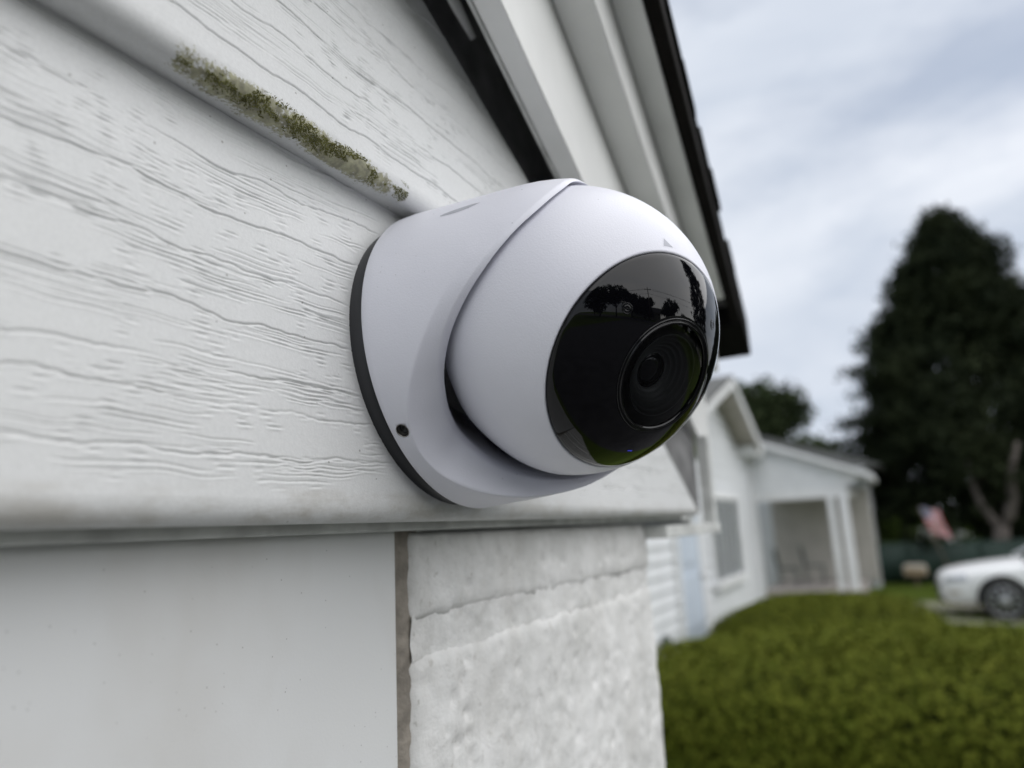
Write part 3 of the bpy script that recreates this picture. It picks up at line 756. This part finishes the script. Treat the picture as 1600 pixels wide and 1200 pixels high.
# corner boards, window, pale blue door
box('corner_board', HX1-.16, HX1+.03, HY-.05, HY+.1, G, 1.5, 'house_trim', house)
def window(x0, x1, z0, z1, n_p, parent, y=HY):
    wn = box('window', x0, x1, y-.03, y+.03, z0, z1, 'pane', parent)
    def sub(nm, *a): 
        o = box(nm, *a); rel(o, wn)
    for a_ in ((x0-.09, x0+.03), (x1-.03, x1+.09)): sub('frame', *a_, y-.07, y+.05, z0-.02, z1+.02, 'house_trim')
    sub('frame', x0-.09, x1+.09, y-.075, y+.05, z1-.02, z1+.11, 'house_trim')
    sub('sill', x0-.14, x1+.14, y-.12, y+.05, z0-.1, z0+.02, 'house_trim')
    for i in range(1, n_p):
        x = x0+(x1-x0)*i/n_p; sub('mullion', x-.05, x+.05, y-.055, y+.03, z0, z1, 'house_trim')
window(13.0, 15.4, -1.08, .42, 3, house)
dr = box('door', 10.75, 11.95, HY-.035, HY+.04, G+.05, .35, 'pale_blue', house)
for a_ in ((10.62, 10.75), (11.95, 12.08)): o = box('door_frame', *a_, HY-.06, HY+.05, G+.03, .45, 'house_trim'); rel(o, dr)
for za, zb in ((-1.6, -.8), (-.65, .2)): 
    o = box('door_panel', 10.9, 11.8, HY-.05, HY-.03, za, zb, 'pale_blue', None, bevel=.015); rel(o, dr)
o = disc_rings('handle', Vector((11.82, HY-.04, -.85)), Vector((0, -1, 0)), [(.03, 0), (.03, .02), (.015, .025), (.015, .05), (.03, .055), (.03, .08), (1e-4, .085)], 'steel', None, 16); rel(o, dr)
# porch
PX = 17.75; PX2 = 20.6
prism('porch_gable', [(2.92, .56), (1.0, .56), (.62, .74), (.62, .86), (2.92, 1.80)], 0, PX, PX+.08, 'house_trim', house)
z = .6; 
while z < 1.6:                               # laps on the porch gable
    yl = .62+(max(.88, z+.12)-.86)/.94*2.3
    prism('clapboard', [(2.9, z), (max(yl, .9), z), (max(yl, .9)+.2, z+.19), (2.9, z+.19)], 0, PX-.02, PX-.002, 'clapboard', house); z += .2
prism('porch_roof', [(2.95, 1.84), (.38, .80), (.38, .90), (2.95, 1.94)], 0, PX-.25, PX2+.3, 'house_trim', house)
box('porch_beam', PX-.02, PX+.18, .85, 2.9, .40, .56, 'house_trim', house)
box('porch_beam', PX+.18, PX2, .85, 1.10, .40, .56, 'house_trim', house)
box('porch_ceiling', PX+.1, PX2, 1.1, 2.9, .52, .555, 'house_trim', house)
box('gutter', PX-.25, PX2+.3, .30, .42, .74, .86, 'house_trim', house, bevel=.02)
for y0_, y1_ in ((.88, 1.06), (1.16, 1.30)):
    box('porch_post', PX-.02, PX+.16, y0_, y1_, G+.2, .40, 'house_trim', house, bevel=.012)
box('porch_floor', PX-.1, PX2, .8, 2.9, G, G+.2, 'concrete', house)
box('porch_wall', PX2-.06, PX2+.2, .55, 2.95, G+.2, .52, 'beige', house)
z = G+.22
while z < .5:
    mesh('clapboard', [(PX2-.12, .56, z), (PX2-.12, 2.95, z), (PX2-.06, 2.95, z), (PX2-.06, .56, z), (PX2-.085, .56, z+.19), (PX2-.085, 2.95, z+.19), (PX2-.06, 2.95, z+.19), (PX2-.06, .56, z+.19)],
         [(0, 1, 2, 3), (4, 7, 6, 5), (0, 4, 5, 1), (2, 6, 7, 3), (1, 5, 6, 2), (0, 3, 7, 4)], 'beige', house); z += .19
box('wing_wall', PX2, PX2+6, .55, 9, G, 1.4, 'clapboard', house)
prism('wing_roof', [(.1, 1.2), (5, 3.0), (9.5, 1.2)], 0, PX2-.2, PX2+6.4, 'grey_roof', house)
tube('vent_pipe', [(21.5, 3.6, 2.2), (21.5, 3.6, 3.35)], .035, 'iron', house)
# wall vent hood, dark and round
vt = thing('wall_vent', 'dark round vent hood low on the white clapboard wall', 'vent', (9.75, HY-.02, -1.6))
disc_rings('vent_hood', Vector((9.75, HY-.01, -1.6)), Vector((0, -1, 0)), [(.13, 0), (.13, .03), (.11, .05), (.09, .09), (.07, .10), (1e-4, .10)], 'iron', vt, 24)
box('vent_flap', 9.66, 9.84, HY-.135, HY-.115, -1.70, -1.58, 'iron', vt, bevel=.005)

# iron chair and small table on the porch
def iron_chair(loc, rz, label):
    t = thing('porch_chair', label, 'chair', loc)
    def T(pts): return [Vector(p)+Vector(loc) for p in pts]
    for x in (-.2, .2):
        tube('leg', T([(x, -.2, 0), (x, -.2, .44)]), .012, 'iron', t, 6); tube('leg', T([(x, .2, 0), (x, .2, .44), (x, .26, .9)]), .012, 'iron', t, 6)
    o = box('seat', loc[0]-.22, loc[0]+.22, loc[1]-.22, loc[1]+.22, loc[2]+.43, loc[2]+.455, 'iron', t, bevel=.006)
    for i in range(5): x = -.16+.08*i; tube('back_slat', T([(x, .21, .5), (x, .25, .86)]), .008, 'iron', t, 5)
    tube('top_rail', T([(-.2, .26, .9), (0, .265, .93), (.2, .26, .9)]), .012, 'iron', t, 6)
    return t
iron_chair((18.6, 2.45, G+.2), 0, 'dark iron chair in the shade of the porch beside the house wall')
iron_chair((19.5, 1.95, G+.2), 0, 'dark iron chair on the porch before the beige wall')

# ------------------------------------------------------------------ far neighbour
nh = thing('neighbour_house', 'distant white house with dark roof behind the porch', 'house', (36, 6, G))
box('wall', 34, 41, 3.2, 10, G, 1.7, 'clapboard', nh)
prism('roof', [(2.9, 1.6), (6.6, 3.6), (10.3, 1.6)], 0, 33.6, 41.4, 'dark_roof', nh)
box('chimney', 36.5, 37.1, 5.6, 6.2, 2.6, 4.0, 'beige', nh)

# ------------------------------------------------------------------ fence, mailbox, flag
fe = thing('fence', 'low dark green fabric covered fence behind the hedges', 'fence', (21.6, -1, G))
for i in range(9):
    y = 1.5-i*1.6
    tube('post', [(21.6, y, G), (21.6, y, G+1.08)], .03, 'fence_metal', fe, 8)
    if i < 8: 
        n_ = 12; v = []
        for q in range(n_+1):
            for zz_ in (G+.03, G+1.0): v.append((21.56+.015*math.sin(q*1.3+i), y-1.6*q/n_, zz_))
        o = mesh('fabric_panel', v, [(2*q, 2*q+1, 2*q+3, 2*q+2) for q in range(n_)], 'green_fabric', fe, smooth=True)
        s_ = o.modifiers.new('s', 'SOLIDIFY'); s_.thickness = .01
        tube('rail', [(21.6, y, G+1.03), (21.6, y-1.6, G+1.03)], .02, 'fence_metal', fe, 6)
mbp = on_plane(1430, 890, 0, 20.8)
mb = thing('mailbox', 'cream and tan mailbox on a wooden post before the green fence', 'mailbox', (20.8, mbp.y, G))
box('post', 20.75, 20.85, mbp.y-.05, mbp.y+.05, G, mbp.z-.13, 'wood', mb)
prof_ = [(-.26, -.13), (.26, -.13), (.26, .08)]+[(.26*math.cos(t_), .08+.045*math.sin(t_)) for t_ in np.linspace(.2, math.pi-.2, 8)]+[(-.26, .08)]
prism('box_body', [(mbp.y+a_, mbp.z+b_) for a_, b_ in prof_], 0, 20.6, 21.1, 'mail_cream', mb)
prism('box_door', [(mbp.y+a_*.9, mbp.z+b_*.9-.01) for a_, b_ in prof_[:3]+[(-.26, .02)]], 0, 20.57, 20.6, 'mail_tan', mb)
fl0 = on_plane(1478, 880, 0, 21.0)
fl = thing('flag', 'small striped flag leaning on a thin pole among white flowers', 'flag', (21.0, fl0.y, G))
pa = on_plane(1484, 890, 0, 21.0); pb = on_plane(1436, 792, 0, 21.0)
tube('pole', [pa+Vector((0, 0, -.5)), pa, pb], .012, 'wood', fl, 6)
v = []; uvs = []; f = []
dn = (pa-pb).normalized(); sdn = Vector((0, -1, 0))
for i in range(13):
    for j in range(9):
        s_, q = i/12, j/8
        v.append(pb+dn*(.72*s_)+Vector((.03*math.sin(s_*7+q*3), -.40*q, -.10*q+.02*math.sin(q*6)))); uvs.append((s_, 1-q))
for i in range(12):
    for j in range(8): f.append((i*9+j, i*9+j+1, (i+1)*9+j+1, (i+1)*9+j))
o = mesh('cloth', v, f, 'flag', fl, smooth=True)
ul = o.data.uv_layers.new(name='UVMap')
for lp in o.data.loops: ul.data[lp.index].uv = uvs[lp.vertex_index]

# ------------------------------------------------------------------ plants
def flower_bush(c, r, label, n=85):
    t = thing('flowering_bush', label, 'bush', (c[0], c[1], G), 'white flowering bushes')
    P = np.array(c)+rng.normal(size=(1500, 3))*np.array([r, r, r*.8])*.45
    V, F = leaf_quads(P, .09); raw_mesh('foliage', V, F, 'bush', t)
    P = np.array(c)+np.array([-.12, 0, .04])+rng.normal(size=(n, 3))*np.array([r, r, r*.75])*.42
    V, F = leaf_quads(P, .13, .95); raw_mesh('blossom', V, F, 'petal', t)
    tube('stem', [(c[0], c[1], G), (c[0], c[1], c[2])], .02, 'bark', t, 6)
p = on_plane(1455, 838, 0, 21.9); flower_bush((21.9, p.y, p.z), .34, 'white flowering bush directly under the leaning flag')
p = on_plane(1495, 842, 0, 22.1); flower_bush((22.1, p.y, p.z), .32, 'white flowering bush between the flag and the forked trunk')
def leafy_bush(c, r, label, n=5000, mat='bush', size=.12):
    t = thing('bush', label, 'bush', (c[0], c[1], G))
    d = rng.normal(size=(n, 3)); d /= np.linalg.norm(d, axis=1)[:, None]
    P = np.array(c)+d*np.array(r)*(rng.uniform(.45, 1, n)**.5)[:, None]*(1+.18*np.sin(d[:, :1]*7+d[:, 1:2]*5))
    V, F = leaf_quads(P, size); raw_mesh('foliage', V, F, mat, t)
    tube('stem', [(c[0], c[1], G), (c[0], c[1], c[2])], .03, 'bark', t, 6)
leafy_bush((23.3, .6, -1.0), (.8, .9, .95), 'light green leafy bush between the porch and the green fence')
leafy_bush((23.6, -2.6, -1.1), (.7, 1.2, .8), 'green leafy bush behind the white car and the fence', 4000)

def hedge(name, x0, x1, y0, y1, h, label, n, size, tilt=0.0, lumps=1.0, p=3.6):
    """clipped hedge: bulging loaf of leaves over a core coloured dark as inner shade"""
    t = thing(name, label, 'hedge', ((x0+x1)/2, (y0+y1)/2, G), 'clipped hedges in front of the house')
    cx, cy = (x0+x1)/2, (y0+y1)/2; ax_, ay = (x1-x0)/2, (y1-y0)/2
    def surf(d):
        k = ((np.abs(d[:, 0])**p+np.abs(d[:, 2])**p)**(2.4/p)+np.abs(d[:, 1])**2.4)**(-1/2.4)
        return d*k[:, None]
    d = rng.normal(size=(n, 3)); d[:, 2] = np.abs(d[:, 2])*1.5; d /= np.linalg.norm(d, axis=1)[:, None]
    S = surf(d)
    lum = np.array([noise.fractal(Vector((a_*ax_*1.1*lumps, b_*ay*1.1*lumps, c_*1.5+x0)), 1, 2, 3) for a_, b_, c_ in S])
    S = S*(1+.05*lum[:, None])*rng.uniform(.80, 1.0, n)[:, None]
    P = np.stack([cx+S[:, 0]*ax_, cy+S[:, 1]*ay, G+S[:, 2]*h*(1+tilt*S[:, 0])], -1)
    nn = np.sign(S)*np.abs(S)**3.5/np.array([ax_, ay, h]); nn /= np.linalg.norm(nn, axis=1)[:, None]
    V, F = leaf_quads(P, size, .6, .2, nn); raw_mesh('foliage', V, F, 'hedge', t)
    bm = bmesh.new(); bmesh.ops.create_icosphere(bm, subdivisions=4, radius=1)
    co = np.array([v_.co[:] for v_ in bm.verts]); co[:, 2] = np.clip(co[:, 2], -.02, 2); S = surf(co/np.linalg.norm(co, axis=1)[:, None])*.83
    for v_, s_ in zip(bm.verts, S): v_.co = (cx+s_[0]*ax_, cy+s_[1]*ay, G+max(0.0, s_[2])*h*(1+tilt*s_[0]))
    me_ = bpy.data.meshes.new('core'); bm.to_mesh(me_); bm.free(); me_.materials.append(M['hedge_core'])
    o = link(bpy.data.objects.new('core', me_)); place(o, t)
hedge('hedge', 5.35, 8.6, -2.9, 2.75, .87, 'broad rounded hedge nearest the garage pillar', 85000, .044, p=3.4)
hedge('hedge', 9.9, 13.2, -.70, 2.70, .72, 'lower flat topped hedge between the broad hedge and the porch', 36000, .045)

def grass(x0, x1, y0, y1, n):
    P = np.stack([rng.uniform(x0, x1, n), rng.uniform(y0, y1, n), np.full(n, G)], -1)
    d = rng.normal(size=(n, 3))*.35; d[:, 2] = 1; h = rng.uniform(.03, .075, n)[:, None]; s = rng.normal(size=(n, 3)); s[:, 2] = 0; s /= np.linalg.norm(s, axis=1)[:, None]
    V = np.stack([P-s*.006, P+s*.006, P+d*h], 1).reshape(-1, 3)
    o = raw_mesh('grass', V, np.arange(3*n).reshape(-1, 3), 'grass'); tag(o, 'short green grass blades of the front lawn', 'grass', kind='stuff')
grass(6, 21, -3.2, 2.8, 60000)

def tree_wood(t, base, segs, mat):
    """segs: list of (points, radii) tubes joined into one trunk part"""
    bm = bmesh.new()
    for pts, rad in segs:
        o = tube('tmp', pts, rad, mat, None, 9); bm.from_mesh(o.data); me_ = o.data; bpy.data.objects.remove(o); bpy.data.meshes.remove(me_)
    me_ = bpy.data.meshes.new('trunk'); bm.to_mesh(me_); bm.free(); me_.materials.append(M[mat])
    for p_ in me_.polygons: p_.use_smooth = True
    o = link(bpy.data.objects.new('trunk', me_)); place(o, t)
def conifer(base, h, prof, label, n_cl=1500, per=42, size=.22, group=None, mat='conifer', leanx=0, trunk_r=.3):
    t = thing('conifer_tree', label, 'tree', base, group)
    b = np.array(base); C_ = []
    zs_ = [p_[0] for p_ in prof]; rs_ = [p_[1] for p_ in prof]
    while len(C_) < n_cl:
        z_ = rng.uniform(zs_[0], h); R_ = np.interp(z_, zs_, rs_)
        if rng.uniform() > (R_/max(rs_))**.8+.08: continue
        th = rng.uniform(0, 2*math.pi); u_ = rng.uniform(.25, 1)**.5
        lump = 1+.46*noise.noise(Vector((math.cos(th)*1.6, math.sin(th)*1.6, z_*.55+b[0])))+.46*noise.noise(Vector((math.cos(th)*4, math.sin(th)*4, z_*1.7)))
        rr_ = R_*u_*lump
        C_.append((b[0]+math.cos(th)*rr_, b[1]+math.sin(th)*rr_, b[2]+z_-.10*rr_))
    C_ = np.array(C_); P = np.repeat(C_, per, 0); sp = np.array([.21, .21, .13])*(.7+.3*h/11)
    P = P+rng.normal(size=P.shape)*sp
    V, F = leaf_quads(P, size, .35, .15); raw_mesh('crown', V, F, mat, t)
    tree_wood(t, base, [([b, b+[0, 0, h*.5], b+[0, 0, h*.93]], [trunk_r, trunk_r*.6, .03])], 'bark')
    return t
# big dark evergreen beyond the car; the crown axis leans with its own growth
tb = (26.5, -2.55, G)
conifer(tb, 11.55, [(.9, 3.7), (2.2, 4.5), (4, 4.1), (6.0, 3.3), (8.0, 2.35), (9.6, 1.5), (10.7, .85), (11.55, .12)], 'tall dense dark evergreen tree standing beyond the white car', 3400, 40, .22)
conifer((29.5, -6.6, G), 10.0, [(.8, 3.4), (3, 3.6), (6, 2.9), (8.5, 1.8), (10, .2)], 'broad dark evergreen tree behind the tall one, over the car', 1500, 36, .26)
# forked pale trunk in front of the evergreen
ft = thing('forked_tree', 'pale forked bare trunk rising behind the car under the evergreen', 'tree', (21.95, -2.2, G))
q = lambda x, y: np.array(on_plane(x, y, 0, 21.95))
tree_wood(ft, None, [([q(1560, 905), q(1563, 860), q(1566, 822)], [.20, .19, .18]), ([q(1566, 826), q(1552, 812), q(1534, 790), q(1522, 762), q(1512, 720)], [.13, .12, .10, .07, .03]), ([q(1566, 828), q(1578, 806), q(1583, 778), q(1578, 740), q(1590, 690)], [.16, .14, .12, .10, .05])], 'pale_bark')
P = np.array([q(1525+random.gauss(0, 22), 705+random.gauss(0, 16)) for _ in range(900)])+rng.normal(size=(900, 3))*.35
V, F = leaf_quads(P, .16); raw_mesh('crown', V, F, 'conifer', ft)

def broadleaf(base, h, r, label, n_cl=420, per=40, size=.26, group=None, trunk=.2, crown0=.35, name='broadleaf_tree'):
    t = thing(name, label, 'tree', base, group); b = np.array(base, float); C_ = []
    lob = [(rng.normal()*r*.45, rng.normal()*r*.45, h*(crown0+.15+.62*rng.uniform()), r*rng.uniform(.35, .62)) for _ in range(9)]
    lob.append((0, 0, h*.80, r*.6))
    for _ in range(n_cl):
        lx, ly, lz, lr = lob[rng.integers(len(lob))]; d = rng.normal(size=3); d /= np.linalg.norm(d)
        C_.append(b+np.array([lx, ly, min(lz, h-lr*.85)])+d*lr*rng.uniform(.5, 1.05)*np.array([1, 1, .85]))
    C_ = np.array(C_); P = np.repeat(C_, per, 0); P = P+rng.normal(size=P.shape)*r*.075
    V, F = leaf_quads(P, size, .6, .1); raw_mesh('crown', V, F, 'leaf', t)
    segs = [([b, b+[0, 0, h*.3], b+[.1, 0, h*.6]], [trunk, trunk*.8, trunk*.4])]
    for lx, ly, lz, lr in lob[:6]: segs.append(([b+[0, 0, h*.28], b+[lx*.5, ly*.5, (h*.3+lz)/2], b+[lx, ly, lz]], [trunk*.5, trunk*.3, .03]))
    tree_wood(t, base, segs, 'bark'); return t
broadleaf((31.0, 5.9, G), 7.7, 2.7, 'leafy broad tree rising behind the white house roof', 650, 40, .24)
broadleaf((38.0, 4.4, G), 5.6, 2.2, 'smaller leafy tree behind the neighbour roof and porch', 300, 30, .26)

# ------------------------------------------------------------------ the white car
CX = 14.45                                   # near side plane; nose towards +Y
fwheel = on_plane(1565, 938, 0, CX); NOSE = fwheel.y+.85
car = thing('car', 'white sedan parked on the concrete driveway before the dark evergreen', 'car', (CX+.9, NOSE-2.3, G))
HW = .90; XC = CX+HW
st_u = [0.0, .06, .18, .40, .75, 1.15, 1.45, 1.8, 2.6, 3.4, 3.9, 4.25, 4.5, 4.62]
hw_ = [.50, .66, .76, .83, .88, .90, .90, .90, .90, .90, .88, .84, .78, .66]
top = [.67, .75, .80, .855, .91, .96, .985, .97, .96, .98, 1.02, 1.03, 1.0, .90]
low = [.36, .26, .22, .20, .20, .20, .20, .20, .20, .20, .20, .22, .28, .40]
v = []; f = []; cs = 13
for u, hw, tp, lw in zip(st_u, hw_, top, low):
    sec = [(-.86, 0), (-.98, .18), (-1, .42), (-.985, .66), (-.95, .86), (-.80, .965), (0, 1.03), (.80, .965), (.95, .86), (.985, .66), (1, .42), (.98, .18), (.86, 0)]
    for a_, b_ in sec: v.append((XC+a_*hw, NOSE-u, G+lw+(tp-lw)*b_))
ns = len(st_u)
for i in range(ns-1):
    for k in range(cs): f.append((i*cs+k, i*cs+(k+1) % cs, (i+1)*cs+(k+1) % cs, (i+1)*cs+k))
f.append(tuple(range(cs))); f.append(tuple(range((ns-1)*cs, ns*cs)))
body = mesh('body', v, f, 'car_paint', car, smooth=True)
sb = body.modifiers.new('sub', 'SUBSURF'); sb.levels = 2; sb.render_levels = 2
WR = .325; wheels_u = (.90, 3.62)
cutters = []
for u in wheels_u:
    c_ = disc_rings('arch', Vector((XC, NOSE-u, G+WR+.02)), Vector((1, 0, 0)), [(1e-4, -1.2), (WR+.055, -1.2), (WR+.055, -.62), (1e-4, -.62)], 'dark_plastic', None, 40); cutters.append(c_)
    c_ = disc_rings('arch', Vector((XC, NOSE-u, G+WR+.02)), Vector((1, 0, 0)), [(1e-4, .62), (WR+.055, .62), (WR+.055, 1.2), (1e-4, 1.2)], 'dark_plastic', None, 40); cutters.append(c_)
for c_ in cutters:
    bmod = body.modifiers.new('arch', 'BOOLEAN'); bmod.operation = 'DIFFERENCE'; bmod.object = c_; bmod.solver = 'EXACT'
dg = bpy.context.evaluated_depsgraph_get(); me2 = bpy.data.meshes.new_from_object(body.evaluated_get(dg)); body.modifiers.clear(); body.data = me2
me2.materials.clear(); me2.materials.append(M['car_paint']); me2.materials.append(M['dark_plastic'])
for p_ in me2.polygons:
    c_ = p_.center; inner = False
    for u in wheels_u:
        dd = math.hypot(c_.y-(NOSE-u), c_.z-(G+WR+.02))
        if dd < WR+.052 : inner = True
    p_.material_index = 1 if inner else 0
for c_ in cutters: bpy.data.objects.remove(c_)
# greenhouse
cab = [(1.30, .965, .80), (2.12, 1.40, .60), (3.25, 1.41, .60), (4.15, 1.03, .76)]
v = []
for u, z_, hw in cab:
    v += [(XC-hw, NOSE-u, G+z_), (XC+hw, NOSE-u, G+z_)]
v += [(XC-.84, NOSE-1.30, G+.90), (XC+.84, NOSE-1.30, G+.90), (XC-.84, NOSE-4.15, G+.94), (XC+.84, NOSE-4.15, G+.94)]
mesh('windshield', [v[0], v[1], v[3], v[2]], [(0, 1, 2, 3)], 'car_glass', car)
mesh('rear_window', [v[4], v[5], v[7], v[6]], [(0, 1, 2, 3)], 'car_glass', car)
for s_ in (0, 1):
    side = 'side_window'
    a_ = [Vector(v[0+s_]), Vector(v[2+s_]), Vector(v[4+s_]), Vector(v[6+s_])]
    mesh(side, a_, [(0, 1, 2, 3)], 'car_glass', car)
    tube('pillar', [a_[0], a_[1]], .035, 'car_paint', car, 6); tube('pillar', [a_[2], a_[3]], .05, 'car_paint', car, 6)
    m0 = a_[1].lerp(a_[2], .45); tube('pillar', [m0, Vector((m0.x+(-.2 if s_ == 0 else .2), m0.y-.05, G+.95))], .035, 'dark_plastic', car, 6)
    tube('roof_rail', [a_[1], a_[2]], .035, 'car_paint', car, 6)
mesh('roof_panel', [Vector(v[2])+Vector((0, 0, .01)), Vector(v[3])+Vector((0, 0, .01)), Vector(v[5])+Vector((0, 0, .01)), Vector(v[4])+Vector((0, 0, .01)), (XC, NOSE-2.1, G+1.46), (XC, NOSE-3.27, G+1.47)], [(0, 4, 5, 3), (4, 1, 2, 5), (0, 1, 4), (3, 5, 2)], 'car_paint', car, smooth=True)
def wheel(x, u, s_):
    c_ = Vector((x, NOSE-u, G+WR)); n_ = Vector((s_, 0, 0))
    w_ = disc_rings('wheel', c_, n_, [(.10, .02), (.20, -.06), (.24, -.10), (.24, -.2), (1e-4, -.2)], 'dark_plastic', car, 40)
    o = disc_rings('tyre', c_, n_, [(.245, -.19), (.30, -.205), (.322, -.18), (.325, -.03), (.30, .004), (.262, .006), (.245, -.015), (.245, -.19)], 'rubber', None, 48); rel(o, w_)
    o = disc_rings('rim', c_, n_, [(.252, -.012), (.25, .004), (.235, .002), (.228, -.03)], 'alloy', None, 48); rel(o, w_)
    for k in range(10):
        th = k*math.pi/5; d_ = Vector((0, math.cos(th), math.sin(th))); e_ = Vector((0, -math.sin(th), math.cos(th)))
        vv = [c_+d_*r_+e_*w2+n_*h_ for r_, w2, h_ in ((.04, -.022, .012), (.04, .022, .012), (.235, .014, -.004), (.235, -.014, -.004), (.04, -.022, -.02), (.04, .022, -.02), (.235, .014, -.03), (.235, -.014, -.03))]
        o = mesh('spoke', vv, [(0, 1, 2, 3), (4, 7, 6, 5), (0, 4, 5, 1), (1, 5, 6, 2), (2, 6, 7, 3), (3, 7, 4, 0)], 'alloy'); rel(o, w_)
    o = disc_rings('hub_cap', c_, n_, [(.06, .0), (.055, .02), (.03, .028), (1e-4, .03)], 'alloy', None, 24); rel(o, w_)
for u in wheels_u:
    wheel(CX+.015, u, -1); wheel(CX+1.785, u, 1)
bodybvh = BVHTree.FromPolygons([v_.co[:] for v_ in me2.vertices], [tuple(p_.vertices) for p_ in me2.polygons])
def patch(name, s_, uu, zz_, mat, nu=7, nz=4, off=.006):
    vv = []
    for i in range(nu):
        for j in range(nz):
            u = uu[0]+(uu[1]-uu[0])*i/(nu-1); t_ = i/(nu-1)
            z_ = zz_[0]+(zz_[1]-zz_[0])*j/(nz-1); z_ = z_+(zz_[2]*t_ if len(zz_) > 2 else 0)*(1 if j < nz/2 else 1)
            h = bodybvh.ray_cast(Vector((XC+s_*2, NOSE-u, G+z_)), Vector((-s_, 0, 0)))
            pnt = h[0] if h[0] else Vector((XC+s_*.5, NOSE-u, G+z_)); vv.append(pnt+Vector((s_*off, 0, 0)))
    return mesh(name, vv, [tuple(q_) for q_ in grid_faces(nu, nz)], mat, car, smooth=True)
for s_ in (-1, 1):
    patch('headlight', s_, (.06, .42), (.60, .70, .05), 'chrome')
    patch('side_marker', s_, (.12, .30), (.44, .475), 'mail_tan', 5, 3)
    patch('door_handle', s_, (2.35, 2.52), (.80, .825), 'chrome', 4, 3, .02)
    patch('door_gap', s_, (1.42, 1.432), (.30, .92), 'dark_plastic', 2, 8, .002); patch('door_gap', s_, (2.58, 2.592), (.30, .92), 'dark_plastic', 2, 8, .002)
    patch('bumper_gap', s_, (.50, .508), (.28, .60), 'dark_plastic', 2, 8, .002)
    patch('sill', s_, (1.3, 3.2), (.21, .27), 'dark_plastic', 6, 2, .004)
    h = Vector((XC+s_*.94, NOSE-1.55, G+1.0)); box('mirror', h.x-.09, h.x+.09, h.y-.05, h.y+.06, h.z-.05, h.z+.07, 'car_paint', car, bevel=.025)
box('grille', XC-.42, XC+.42, NOSE-.04, NOSE+.03, G+.44, G+.56, 'dark_plastic', car, bevel=.01)
box('bumper_intake', XC-.5, XC+.5, NOSE-.08, NOSE+.012, G+.28, G+.36, 'dark_plastic', car, bevel=.01)

# ------------------------------------------------------------------ across the street (mirrored in the black glass)
def polar(az, d): a_ = math.radians(az); return (.2+math.sin(a_)*d, -.1-math.cos(a_)*d, G)
grp = 'street trees mirrored in the black glass'
for az, d, h, r in ((-46, 22, 9.0, 4.2), (-34, 24, 9.0, 4.0), (-22, 25, 7.6, 3.6), (-11, 27, 6.6, 3.2), (10, 25, 7.0, 3.0), (25, 30, 4.4, 2.6)):
    broadleaf(polar(az, d), h, r, 'leafy street tree across the road, mirrored in the black glass', 420, 26, .40, grp, .22, .12)
conifer(polar(44, 19), 15, [(1, 3.0), (4, 3.2), (9, 2.5), (13, 1.4), (15, .2)], 'tall dark conifer mirrored at the edge of the black glass', 900, 30, .34, None)
pole_pts = [polar(-50, 30), polar(-8, 23), polar(40, 30)]
poles = []
for i, p_ in enumerate(pole_pts):
    t = thing('utility_pole', 'wooden utility pole with crossarm along the street', 'pole', p_, 'utility poles along the street')
    tube('shaft', [p_, (p_[0], p_[1], G+9)], [.16, .11], 'wood', t, 10); box('crossarm', p_[0]-1.1, p_[0]+1.1, p_[1]-.06, p_[1]+.06, G+8.3, G+8.45, 'wood', t)
for k, (off, zo) in enumerate(((-1.0, 8.5), (1.0, 8.5), (0, 7.2))):
    pts = []
    for a_, b_ in zip(pole_pts[:-1], pole_pts[1:]):
        for i in range(12):
            s_ = i/12; pts.append((a_[0]+(b_[0]-a_[0])*s_+off, a_[1]+(b_[1]-a_[1])*s_, G+zo-.9*4*s_*(1-s_)))
    o = tube('overhead_wire', pts, .022, 'wire', None, 5); tag(o, ['outer overhead wire on the left crossarm end', 'outer overhead wire on the right crossarm end', 'lower overhead wire below the pole crossarms'][k], 'wire', 'overhead wires along the street')
sh = thing('street_house', 'low dark roofed house across the street among the trees', 'house', (-6, -33, G))
box('wall', -13, 1, -38, -31, G, G+2.7, 'beige', sh); prism('roof', [(-30.4, G+2.6), (-34.5, G+4.6), (-38.6, G+2.6)], 0, -13.6, 1.6, 'dark_roof', sh)
box('window', -10.5, -8.5, -31.05, -30.95, G+.9, G+2.1, 'pane', sh); box('window', -4.0, -2.0, -31.05, -30.95, G+.9, G+2.1, 'pane', sh); box('door', -6.6, -5.6, -31.05, -30.95, G+.1, G+2.15, 'dark_plastic', sh)
